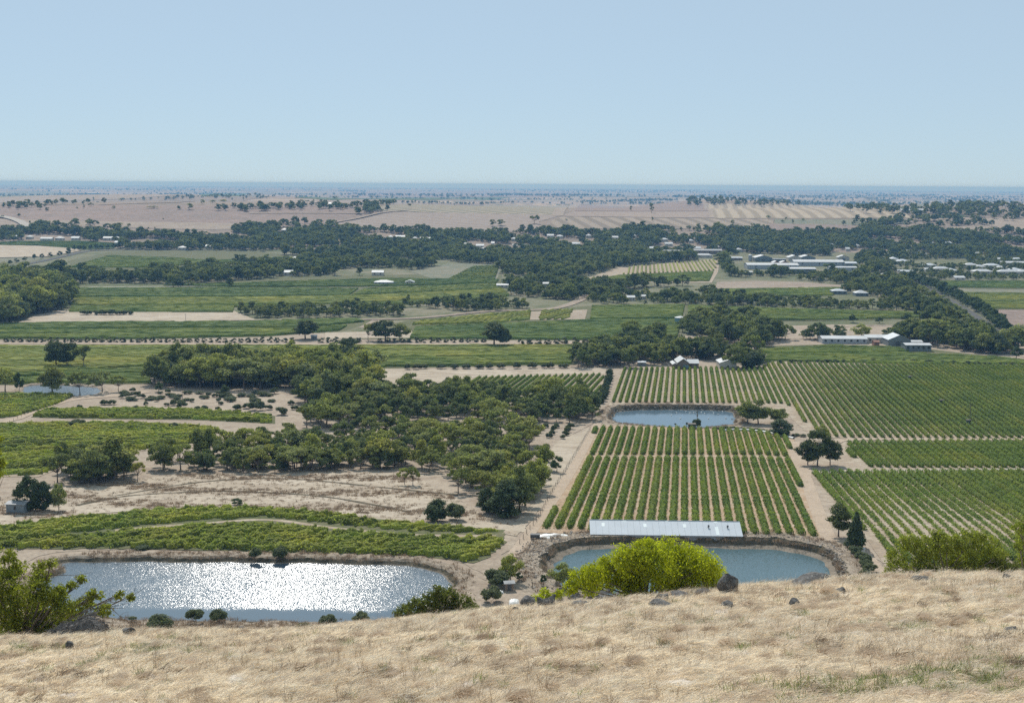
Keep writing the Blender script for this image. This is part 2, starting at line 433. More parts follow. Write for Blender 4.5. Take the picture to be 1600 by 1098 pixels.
PONDS = []
def pond(px_pts, level, prof_far, prof_near, wide):
    """prof: (beach width, beach rise, face width, crest rise) ; wide = crest track width"""
    P = smooth_closed([on_level(x, y, level)[:2] for x, y in px_pts], 170)
    n = ring_normals(P)
    for _ in range(3): n = (n + np.roll(n, 1, 0) + np.roll(n, -1, 0)); n /= np.linalg.norm(n, axis=1, keepdims=True)
    f = .5 + .5 * n[:, 1]; f = f * f * (3 - 2 * f)
    pr = [prof_near[i] * (1 - f) + prof_far[i] * f for i in range(4)]
    i = np.arange(170); jit = 1 + .2 * np.sin(i * .61) + .15 * np.sin(i * 1.37 + 1) + rng.normal(0, .16, 170)
    P = P + n * (.35 * np.sin(i * .43) + .25 * np.sin(i * .97 + 2) + rng.normal(0, .12, 170))[:, None]
    o1 = pr[0]; o2 = pr[0] + pr[2] * jit; o3 = o2 + wide; o4 = o3 + 2.2 + np.maximum(pr[3], .5) * 1.6
    offs = [np.full(170, -2.5), np.zeros(170), o1, o1 + (o2 - o1) * .5, o2, o3, o4]
    zc = level + pr[3] + rng.normal(0, .06, 170)
    rings = []
    for k, o in enumerate(offs):
        q = P + n * o[:, None]
        if k == 0: z = np.full(170, level - .8)
        elif k == 1: z = np.full(170, level - .05)
        elif k == 2: z = level + pr[1] + rng.normal(0, .03, 170)
        elif k == 3: z = level + pr[1] + (zc - level - pr[1]) * .62 + rng.normal(0, .12, 170)
        elif k == 4: z = zc
        elif k == 5: z = zc + .05
        else: z = ramp(q[:, 0], q[:, 1]) - .12
        rings.append(np.column_stack([q, z]))
    rings.insert(6, np.column_stack([(rings[5][:, :2] * .5 + rings[6][:, :2] * .5), rings[5][:, 2] * .45 + rings[6][:, 2] * .55]))
    hole = P + n * (offs[-1] - .6)[:, None]
    d = dict(P=P, n=n, rings=rings, hole=hole, level=level, f=f)
    PONDS.append(d); return d

LP = pond([(105, 893), (98, 883), (130, 878.5), (300, 878.5), (480, 880), (600, 883), (660, 888), (690, 897), (699, 908), (698, 922), (670, 945), (625, 968), (560, 972), (400, 970), (260, 969), (150, 962), (70, 945), (60, 915)],
          14.0, (.4, .2, 1.7, 1.3), (.8, .25, 2.5, 1.0), 2.0)
RP = pond([(868, 893), (870, 880), (885, 868), (912, 860), (950, 857), (1010, 855.5), (1100, 856.5), (1190, 858.5), (1240, 863), (1275, 873), (1292, 886), (1299, 900), (1295, 916), (1260, 932), (1150, 938), (1000, 936), (900, 926), (875, 908)],
          13.0, (2.6, .55, 1.6, 2.3), (1.2, .4, 2.4, 2.0), 4.5)
MP = pond([(958, 656), (961, 648), (968, 643.5), (1000, 641), (1060, 640.5), (1110, 641.5), (1140, 643.5), (1147, 653), (1142, 664), (1115, 667.5), (1075, 670), (1040, 668.5), (1000, 664.5), (968, 661.5)],
          3.3, (.7, .3, 2.6, 2.4), (.5, .2, 1.0, .7), 2.5)
WP = pond([(38, 612), (42, 604), (70, 602), (130, 604), (155, 608), (150, 616), (110, 620), (60, 619)],
          1.9, (.6, .2, 1.4, .7), (.6, .2, 1.2, .6), 1.5)
FP = pond([(1318, 518), (1330, 513), (1370, 511.5), (1420, 512), (1450, 515), (1440, 520), (1380, 522), (1330, 522)],
          -.9, (.8, .3, 2.0, 1.5), (.8, .3, 2.0, 1.0), 2)

# ------------------------------------------------------------------ valley ground
def build_ground():
    xs = np.arange(-760, 761, 40.0); ys = np.concatenate([np.arange(226, 420, 6.0), np.arange(420, 1001, 10.0)]); ys[-1] = 1000
    gx, gy = np.meshgrid(xs, ys); pts = [Vector((a, b)) for a, b in zip(gx.ravel(), gy.ravel())]
    edges = []
    for d in PONDS:
        n0 = len(pts); H = d['hole']; pts += [Vector((a, b)) for a, b in H]
        edges += [(n0 + i, n0 + (i + 1) % len(H)) for i in range(len(H))]
    v, e, f, _, _, _ = delaunay_2d_cdt(pts, edges, [], 0, 1e-4)
    V = np.array([(p[0], p[1]) for p in v]); F = np.array([q for q in f if len(q) == 3])
    c = V[F].mean(1); keep = np.ones(len(F), bool)
    for d in PONDS: keep &= ~inpoly(c, d['hole'])
    F = F[keep]
    g = Geo(); g.add(np.column_stack([V, ramp(V[:, 0], V[:, 1])]), f3=F)
    g.add(*GRID_FAR())
    o = ob('valley_ground', g.mesh('valley_ground', [M['straw'], M['midv'], M['slope'], M['far']]))
    me = o.data; n = len(me.polygons); cen = np.empty(n * 3, np.float32); me.polygons.foreach_get('center', cen)
    me.polygons.foreach_set('material_index', np.searchsorted([940, 2080, 4300], cen.reshape(-1, 3)[:, 1]).astype(np.int32))
    me.polygons.foreach_set('use_smooth', np.ones(n, bool))
    tag(o, 'dry straw coloured valley floor running out to the horizon', 'ground', kind='structure')

XL = np.unique(np.concatenate([-np.geomspace(25000, 40000, 8), np.arange(-25000, -4000, 500), np.arange(-4000, -760, 120), np.arange(-760, 761, 40), np.arange(760, 4000, 120), np.arange(4000, 25001, 500), np.geomspace(25000, 40000, 8)]))
YL = np.unique(np.concatenate([np.arange(1000, 5200, 50), np.arange(5200, 9000, 120), np.geomspace(9000, 40000, 56)]))
def GRID_FAR():
    gx, gy = np.meshgrid(XL, YL); nx = len(XL); ny = len(YL)
    V = np.column_stack([gx.ravel(), gy.ravel(), ramp(gx.ravel(), gy.ravel())])
    i = (np.arange(ny - 1)[:, None] * nx + np.arange(nx - 1)[None]).ravel()
    return V, np.column_stack([i, i + 1, i + nx + 1, i + nx])
build_ground()

# the near hillside we stand on
def build_hill():
    ys = np.concatenate([np.arange(-14, 30, 2.0), np.arange(30, 108, .38), np.arange(108, 345, 3.0)])
    ts = np.linspace(-.62, .62, 330)
    Yg, Tg = np.meshgrid(ys, ts, indexing='ij'); Xg = Tg * (np.maximum(Yg, 0) + 18)
    Z = hill(Xg, Yg); nx = len(ts); ny = len(ys)
    i = (np.arange(ny - 1)[:, None] * nx + np.arange(nx - 1)[None]).ravel()
    me = mesh_np('hillside', np.column_stack([Xg.ravel(), Yg.ravel(), Z.ravel()]), [np.column_stack([i, i + 1, i + nx + 1, i + nx])], [M['hill']], smooth=True)
    tag(ob('hillside', me), 'near grassy hillside of dry straw grass we look down from', 'hillside', kind='structure')
build_hill()

# ------------------------------------------------------------------ water and banks
def water_sheet(d, mat, label):
    P = d['P'] - d['n'] * -.6
    V = np.column_stack([P, np.full(len(P), d['level'])]); c = V.mean(0)
    n = len(P); i = np.arange(n)
    me = mesh_np('pond_water', np.vstack([V, c]), [np.column_stack([i, (i + 1) % n, np.full(n, n)])], [mat])
    tag(ob('pond_water', me), label, 'pond', kind='structure')
def bank(d, label, mats):
    V = np.vstack(d['rings']); n = 170; i = np.arange(n); F = []; mi = []
    for k in range(len(d['rings']) - 1):
        F.append(np.column_stack([k * n + i, k * n + (i + 1) % n, (k + 1) * n + (i + 1) % n, (k + 1) * n + i])); mi += [mats[1][k]] * n
    me = mesh_np('pond_bank', V, [np.concatenate(F)], mats[0], mi)
    tag(ob('pond_bank', me), label, 'bank', kind='structure')
bm_ = ([M['mud'], M['weedy'], M['bank'], M['track']], [0, 0, 1, 1, 2, 2, 2])
W1 = water('glittering_pond_water', (.085, .125, .16), 2.7, 4.6, calm_y=280.5, rough=.2)
W2 = water('green_grey_pond_water', (.075, .125, .14), .9, 3.0, rough=.10)
W3 = water('pale_pond_water', (.10, .155, .20), .12, 2.0, rough=.1)
W4 = water('small_pond_water', (.08, .12, .155), 2.6, 3.0, rough=.2)
water_sheet(LP, W1, 'large pond glittering in the sun below the green vineyard')
water_sheet(RP, W2, 'blue green pond behind the yellow green bush and boulders')
water_sheet(MP, W3, 'pale blue pond between the two ruled blocks of vine rows')
water_sheet(WP, W4, 'small glinting pond under trees at the left edge')
water_sheet(FP, W3, 'narrow pale pond among trees behind the long metal sheds')
bank(LP, 'dry grass bank round the large glittering pond', ([M['mud'], M['weedy'], M['bank'], M['straw']], [0, 0, 1, 2, 2, 3, 3]))
bank(RP, 'stony bank with track round the blue green pond', bm_)
bank(MP, 'dark dam wall round the pale blue pond', bm_)
bank(WP, 'low dry bank round the small glinting pond', ([M['mud'], M['straw']], [0, 0, 1, 1, 1, 1, 1]))
bank(FP, 'low dry bank round the narrow pale pond', ([M['mud'], M['straw']], [0, 0, 1, 1, 1, 1, 1]))

# ------------------------------------------------------------------ fields, tracks and roads draped on the ground
KEEP = {}
def drape(name, poly, mat, label, cat, off, jit=0.0):
    """poly: ground points (x,y); cut along the terrain's own grid lines and laid on it"""
    P = [Vector((p[0], p[1], 0)) for p in poly]
    if jit:
        Q = []
        for a, b in zip(P, P[1:] + P[:1]):
            L_ = (b - a).length; k = max(1, min(40, int(L_ / max(jit * 3, 2))))
            for s in range(k):
                q = a.lerp(b, s / k)
                if s: q += Vector((random.gauss(0, jit), random.gauss(0, jit), 0))
                Q.append(q)
        P = Q
    bm = bmesh.new(); vs = [bm.verts.new(p) for p in P]
    f = bm.faces.new(vs); bmesh.ops.triangulate(bm, faces=[f])
    x0 = min(p.x for p in P); x1 = max(p.x for p in P); y0 = min(p.y for p in P); y1 = max(p.y for p in P)
    yl = np.concatenate([np.arange(226, 420, 6.0), np.arange(420, 1000, 10.0), YL])
    if y1 > 1000:
        lines = [((0, y, 0), (0, 1, 0)) for y in yl if y0 < y < y1] + [((x, 0, 0), (1, 0, 0)) for x in XL if x0 < x < x1]
    else:
        lines = [((0, y, 0), (0, 1, 0)) for y in yl if y0 < y < y1]
    for co, no in lines:
        bmesh.ops.bisect_plane(bm, geom=bm.verts[:] + bm.edges[:] + bm.faces[:], dist=1e-5, plane_co=co, plane_no=no)
    co = np.array([v.co[:2] for v in bm.verts]); z = ramp(co[:, 0], co[:, 1]) + off
    for v, zz in zip(bm.verts, z): v.co.z = zz
    for f in bm.faces:
        f.normal_update()
        if f.normal.z < 0: f.normal_flip()
        f.smooth = True
    me = bpy.data.meshes.new(name); bm.to_mesh(me); bm.free(); me.materials.append(mat)
    return tag(ob(name, me), label, cat, kind='structure')

def gp(px, ymin=262):
    return [at(x, y, ymin)[:2] for x, y in px]

_lay = [0]
def field(px, mat, label, key=None, name='field', cat='field', jit=0.0, lift=1.0):
    poly = gp(px); yy = min(p[1] for p in poly)
    _lay[0] += 1
    off = (.03 + .0015 * _lay[0]) * lift * (1 if yy < 1000 else (3 if yy < 1800 else 14))
    if key: KEEP[key] = poly
    drape(name, poly, M[mat], label, cat, off, jit)
    return poly

def strip(px, width, mat, label, name='track', cat='track', jit=.0, widths=None):
    """a ribbon of ground along a line"""
    c = np.array([at(x, y, 262)[:2] for x, y in px])
    # smooth
    out = []
    for i in range(len(c) - 1):
        p0 = c[max(i - 1, 0)]; p1 = c[i]; p2 = c[i + 1]; p3 = c[min(i + 2, len(c) - 1)]
        for t in np.linspace(0, 1, 6, endpoint=False):
            out.append(.5 * ((2 * p1) + (-p0 + p2) * t + (2 * p0 - 5 * p1 + 4 * p2 - p3) * t * t + (-p0 + 3 * p1 - 3 * p2 + p3) * t ** 3))
    out.append(c[-1]); c = np.array(out)
    t = np.gradient(c, axis=0); n = np.stack([-t[:, 1], t[:, 0]], 1); n /= np.linalg.norm(n, axis=1, keepdims=True)
    w = np.interp(np.linspace(0, 1, len(c)), np.linspace(0, 1, len(width)), width)[:, None] / 2 if hasattr(width, '__len__') else width / 2
    w = w * (1 + (rng.normal(0, jit, (len(c), 1)) if jit else 0))
    poly = list(c + n * w) + list((c - n * w)[::-1])
    _lay[0] += 1
    yy = c[:, 1].min()
    off = (.06 + .0015 * _lay[0]) * (1 if yy < 1000 else (3 if yy < 1800 else 14))
    drape(name, poly, M[mat], label, cat, off)
    return poly

# far hill fields
field([(-40, 322), (250, 321), (560, 323), (600, 331), (520, 349), (430, 352), (300, 352), (130, 350), (0, 341), (-40, 340)], 'pink', 'wide pinkish brown stubble field on the far slope at left')
field([(-40, 341), (30, 343), (140, 346), (300, 348), (440, 351), (420, 358), (300, 359), (100, 353), (-40, 352)], 'pale', 'pale straw field below the pinkish stubble at far left')
M['pgrey'] = earth('grey_stubble_lines', (.27, .215, .19), (.255, .205, .18), (.29, .235, .20), big=.005, mid=.03, fine=.1, bump=0, stripes=(26.0, 58, (.34, .28, .225), .8))
M['pstripe'] = earth('striped_fallow_rows', (.38, .315, .235), (.36, .295, .22), (.37, .30, .225), big=.006, mid=.03, fine=.2, bump=0, stripes=(30.0, 35, (.15, .15, .105), 1.0))
M['pstripe2'] = earth('striped_fallow_blocks', (.34, .275, .215), (.32, .26, .20), (.29, .235, .185), big=.006, mid=.03, fine=.2, bump=0, stripes=(34.0, -8, (.215, .175, .135), 1.0))
M['pstripe3'] = earth('striped_fallow_straw', (.42, .35, .26), (.39, .32, .24), (.37, .30, .225), big=.006, mid=.03, fine=.2, bump=0, stripes=(30.0, 8, (.27, .22, .16), .95))
field([(520, 349), (602, 331), (700, 333), (882, 336), (842, 347), (850, 362), (700, 362), (540, 359)], 'pgrey', 'grey pink field with faint cultivation lines on the far slope')
field([(585, 322), (640, 320), (760, 320), (895, 323), (880, 336), (700, 333), (602, 330)], 'pstripe', 'pale field ruled with dark slanting rows on the far slope')
field([(905, 319), (1100, 318.5), (1112, 330), (898, 330)], 'pink', 'reddish bare field with two lone trees on the far slope')
field([(896, 330.5), (1112, 330.5), (1116, 341), (878, 338)], 'greyp', 'grey stubble strip below the reddish bare field')
field([(862, 345), (880, 338.5), (1000, 341), (1116, 342), (1210, 343), (1205, 358), (860, 358)], 'pstripe2', 'pale and brown striped strips in front of the far slope')
field([(1104, 319), (1190, 320), (1300, 324), (1420, 338), (1424, 341), (1116, 341.5)], 'pstripe3', 'bright straw field with fine lines on the far slope at right')
field([(1210, 343), (1400, 343), (1420, 350), (1300, 353), (1245, 353), (1210, 350)], 'greyg', 'grey green pasture strip below the bright straw field')
field([(1424, 338), (1500, 336), (1515, 339), (1440, 341)], 'greenp', 'small green field beside the far sheds at right')
field([(1420, 344), (1500, 340), (1640, 345), (1640, 364), (1540, 362), (1520, 350)], 'pale', 'straw field on the right edge beyond the town trees', 'f_st1')
field([(1455, 362), (1470, 356), (1530, 352), (1525, 362), (1490, 366)], 'pale', 'small straw clearing among the town trees', 'f_st2')
field([(895, 318.5), (908, 318.5), (880, 338), (862, 338)], 'pale', 'pale farm lane slanting down the far slope', name='lane', cat='lane')
field([(1099, 318.5), (1105, 318.5), (1116, 341), (1109, 341)], 'pale', 'pale lane between the reddish and the bright straw fields', name='lane', cat='lane')
field([(1200, 350), (1330, 352), (1345, 364), (1300, 366), (1200, 364)], 'pink', 'brown pasture slope above the town trees', 'f_br')

KEEP['winery'] = gp([(1138, 401), (1345, 399), (1350, 428), (1140, 431)])
KEEP['town'] = gp([(1372, 404), (1640, 402), (1640, 442), (1400, 442)])
field([(-40, 311), (60, 306), (160, 301), (290, 300), (300, 305), (200, 311), (80, 315), (-40, 318)], 'pale', 'pale straw rise far left below the white shed')
field([(-40, 302), (40, 299), (110, 300), (60, 306), (-40, 311)], 'greyg', 'dull green field far left below the skyline')
field([(235, 309), (330, 306), (420, 308), (380, 314), (280, 317), (150, 321), (60, 321)], 'slope', 'brown field between the far left tree lines')
field([(310, 302), (385, 302), (375, 307), (315, 307)], 'greenp', 'small green field among the far left trees')
field([(460, 309), (560, 310), (690, 309), (800, 308), (690, 312), (520, 313)], 'greenp', 'thin green field strip across the far middle rise')
field([(540, 299), (700, 298), (900, 301), (880, 308), (700, 308), (540, 306)], 'pink', 'brown field band on the far middle plain')
field([(1390, 326), (1440, 318), (1520, 316), (1500, 322), (1420, 330)], 'greyg', 'grey green rise among far right trees')
field([(1440, 316), (1500, 313), (1560, 318), (1520, 323), (1450, 321)], 'pale', 'pale straw knoll among far right trees')
strip([(390, 334), (480, 333.5), (580, 334.5)], 14, 'pale', 'thin bright line of track across the pinkish field', name='lane', cat='lane')
# valley fields behind the near vineyards
field([(-40, 381), (30, 377), (130, 377), (192, 381), (175, 389), (120, 390), (60, 384)], 'greenp', 'green vineyard strip beyond the straw field at left', 'v1')
field([(-40, 383), (60, 385), (118, 389), (128, 392), (70, 402), (-40, 404)], 'paddock', 'straw field beside the tree lined road at left', 'v2')
field([(-40, 399), (70, 402), (55, 408), (-40, 412)], 'greyg', 'grey green strip below the straw field at left', 'v3')
field([(105, 408), (170, 394), (260, 391), (400, 393), (470, 401), (440, 409), (330, 413), (230, 421), (120, 420)], 'soild', 'green field ground behind the left woodland', 'v4')
field([(395, 398), (470, 400), (472, 413), (395, 412)], 'soild', 'small green clearing in the far wood', 'v5')
field([(240, 448), (470, 432), (700, 428), (785, 430), (782, 444), (600, 449), (400, 450)], 'soild', 'green vineyard ground in front of the far wood', 'v6')
field([(640, 424), (705, 411), (786, 413), (775, 440), (690, 440)], 'greyg', 'grey fallow patch at the edge of the far wood', 'v7')
field([(900, 441), (965, 418), (1125, 404), (1122, 425), (1112, 442)], 'soilg', 'bare soil ground under the vineyard before the winery', 'v8')
field([(105, 489), (120, 450), (560, 451), (775, 443), (800, 462), (650, 476), (366, 480), (364, 489)], 'soild', 'floor of the wide green vineyard in mid valley at left', 'v9')
field([(30, 504), (50, 494), (95, 485), (130, 488), (366, 486), (400, 500), (360, 504)], 'paddock', 'straw paddock between the two wide green vineyards at left', 'v10')
field([(-40, 531), (-40, 508), (90, 504), (365, 503), (560, 498), (590, 500), (540, 516), (420, 526), (200, 531)], 'soild', 'floor of the wide vineyard along the olive row', 'v11')
field([(500, 529), (620, 505), (640, 500), (920, 478), (1072, 476), (1060, 526), (900, 532), (640, 531)], 'soild', 'floor of the mid valley vineyard behind the round tree', 'v12')
field([(508, 520), (640, 516), (712, 523), (700, 527), (508, 529)], 'paddock', 'straw patch between the two round trees', 'v12b')
field([(830, 487), (918, 484), (914, 499), (828, 500)], 'straw', 'bare pale strip at the end of the short vine rows')
field([(-40, 542), (240, 541), (600, 540), (930, 540), (900, 570), (590, 576), (235, 582), (-40, 592)], 'soild', 'floor of the long green vineyard below the olive row', 'v13')
field([(560, 576), (700, 577), (948, 574), (945, 584), (740, 590), (690, 612), (590, 612)], 'paddock', 'straw strip behind the dark bushes and the slanting rows', 'v14')
field([(1070, 477), (1200, 482), (1430, 488), (1450, 498), (1250, 502), (1130, 500), (1070, 492)], 'soild', 'floor of the green vineyard before the narrow pond', 'v16')
field([(1118, 452), (1320, 448), (1300, 463), (1118, 466)], 'soild', 'floor of the green vineyard below the winery', 'v17')
field([(1120, 441), (1180, 439), (1250, 441), (1335, 447), (1320, 451), (1118, 452)], 'pale', 'bare straw paddock in front of the winery sheds', 'v18')
field([(1230, 509), (1300, 507), (1480, 509), (1470, 522), (1230, 530)], 'straw', 'dry ground round the narrow pale pond', 'v19')
field([(1180, 541), (1300, 538), (1440, 544), (1560, 558), (1640, 571), (1400, 571), (1190, 567)], 'soild', 'floor of the green vineyard in front of the long metal sheds', 'v20')
field([(1438, 441), (1480, 439), (1640, 439), (1640, 452), (1470, 450)], 'soild', 'floor of the green vineyard beyond the tree avenue', 'v21')
field([(1462, 450.5), (1640, 453), (1640, 459), (1480, 457)], 'greyg', 'grey strip between the two vineyards beyond the avenue', 'v22')
field([(1480, 457), (1640, 459), (1640, 484), (1535, 483)], 'soild', 'floor of the yellow green vineyard beyond the avenue', 'v23')
field([(1530, 484), (1640, 485), (1640, 512), (1570, 508)], 'pink', 'brown ploughed field beyond the tree avenue', 'v24')
field([(-40, 593), (230, 583), (238, 600), (60, 601), (-40, 602)], 'soild', 'floor of the vineyard strip behind the small pond', 'v25')
# near fields
field([(-60, 660), (-60, 616), (60, 616), (118, 618), (90, 632), (30, 650)], 'soild', 'floor of the small vineyard below the small pond', 'n1')
field([(48, 652), (70, 640), (200, 638), (330, 642), (430, 650), (430, 662), (300, 656), (100, 654)], 'soild', 'floor of the narrow vine strip in mid picture', 'n2')
field([(-60, 745), (-60, 664), (80, 662), (200, 661), (330, 668), (345, 690), (220, 705), (120, 722), (60, 745)], 'soilg', 'floor of the slanting vineyard behind the left trees', 'n3')
field([(-60, 835), (-60, 790), (100, 760), (180, 752), (300, 740), (460, 740), (560, 735), (640, 742), (700, 772), (748, 800), (770, 812), (815, 826), (808, 838), (780, 830), (600, 815), (400, 797), (250, 795), (120, 805)], 'paddock', 'dry grass paddock sloping in front of the woodland', 'n4', jit=.5)
field([(800, 712), (850, 690), (905, 676), (926, 668), (850, 790), (816, 832), (800, 820), (850, 770)], 'paddock', 'strip of dry grass between the wood and the track', jit=.4)
field([(-60, 858), (-60, 832), (60, 816), (160, 806), (260, 796), (380, 793), (500, 801), (620, 814), (700, 822), (790, 828), (788, 850), (762, 872), (740, 880), (690, 873), (560, 868), (400, 862), (200, 857)], 'soild', 'floor of the near vineyard above the large pond', 'n5', jit=.4)
field([(838, 832), (928, 664), (1080, 668), (1240, 682), (1290, 842), (1050, 840)], 'soil', 'reddish bare floor of the ruled vine block behind the grey shed', 'n6', jit=.3)
field([(950, 634), (972, 574), (1196, 570), (1215, 564), (1660, 569), (1660, 687), (1330, 686), (1268, 682), (1232, 650), (1190, 634)], 'soilg', 'pale floor of the great ruled vine block behind the pale pond', 'n7', jit=.3)
field([(1262, 730), (1320, 690), (1660, 688), (1660, 870), (1440, 880), (1380, 880)], 'soilg', 'pale floor of the two ruled vine blocks at right', 'n8', jit=.3)
field([(690, 613), (740, 589), (946, 583), (938, 622), (740, 622)], 'soilg', 'pale floor of the slanting vine rows behind the wood', 'n9')
field([(560, 690), (700, 640), (940, 640), (930, 660), (870, 690), (840, 730), (700, 740)], 'straw', 'dry ground under the woodland trees')
# tracks
strip([(180, 829), (330, 817), (420, 812.5), (520, 825), (640, 836), (775, 838)], 2.4, 'soilg', 'narrow bare path curving through the near vineyard', name='path', cat='path', jit=.15)
strip([(800, 870), (828, 833), (868, 775), (905, 715), (930, 668), (945, 650)], 3.6, 'track', 'pale earth track along the left edge of the ruled vine block')
strip([(1242, 690), (1244, 715), (1258, 745), (1274, 790), (1292, 835), (1305, 850)], 4.2, 'track', 'reddish earth track between the ruled vine blocks')
strip([(1290, 843), (1330, 850), (1355, 875), (1375, 905)], (4, 4, 5, 6), 'track', 'earth track curving down past the conifer')
strip([(1258, 745), (1262, 722), (1300, 695), (1330, 687), (1460, 687), (1620, 686)], 4.5, 'track', 'pale headland track in front of the great vine block')
strip([(1270, 738), (1400, 735), (1620, 733)], 2.6, 'gravel', 'narrow headland between the two right hand vine blocks')
strip([(925, 713), (1060, 713), (1235, 716)], 3.0, 'soil', 'narrow cross path through the ruled vine block')
strip([(-40, 668), (20, 656), (60, 640), (110, 625), (180, 618), (230, 612)], (5, 5, 5, 6, 8, 8), 'track', 'pale farm track winding up from the left edge')
strip([(-40, 536), (200, 537), (500, 538), (780, 537), (940, 536)], 7.0, 'track', 'long straw track along the row of olive trees')
strip([(-40, 575), (230, 577)], 3.5, 'track', 'thin pale track across the left vineyard')
strip([(330, 501), (480, 500), (640, 498), (760, 487), (860, 483), (905, 470), (915, 460)], 9.0, 'pale', 'straw lane rising behind the short vine rows')
strip([(568, 512), (590, 500)], 8, 'pale', 'short straw lane beside the round tree')
strip([(120, 449.5), (300, 448), (560, 446)], 6, 'gravel', 'pale gravel road along the top of the green vineyard')
strip([(-40, 424), (40, 413), (90, 403), (130, 394), (180, 391), (330, 391)], 10, 'asphalt', 'tree lined road at far left', name='road', cat='road')
strip([(-40, 335), (5, 340), (30, 347), (45, 357)], 16, 'gravel', 'pale gravel road curving down the far left hillside', name='road', cat='road')
strip([(1585, 548), (1530, 500), (1480, 468), (1430, 440), (1405, 428)], 10, 'asphalt', 'road running under the dark tree avenue', name='road', cat='road')
strip([(1560, 545), (1600, 556), (1650, 568)], 9, 'pale', 'dry road verge beside the last avenue trees', name='verge', cat='verge')
strip([(520, 349), (560, 342), (600, 333), (640, 329)], 9, 'pale', 'thin pale lane between the far stubble fields', name='lane', cat='lane')
# low contour banks of darker weeds across the paddock
for k, (ln, lb) in enumerate([([(120, 790), (200, 775), (330, 768), (420, 770), (520, 778), (640, 800)], 'lower'), ([(180, 775), (300, 755), (400, 748), (480, 750), (580, 760), (700, 772), (760, 776)], 'upper')]):
    strip(ln, 1.6, 'weedy', lb + ' dark contour line of weeds curving across the paddock', name='contour_bank', cat='contour bank', jit=.35)
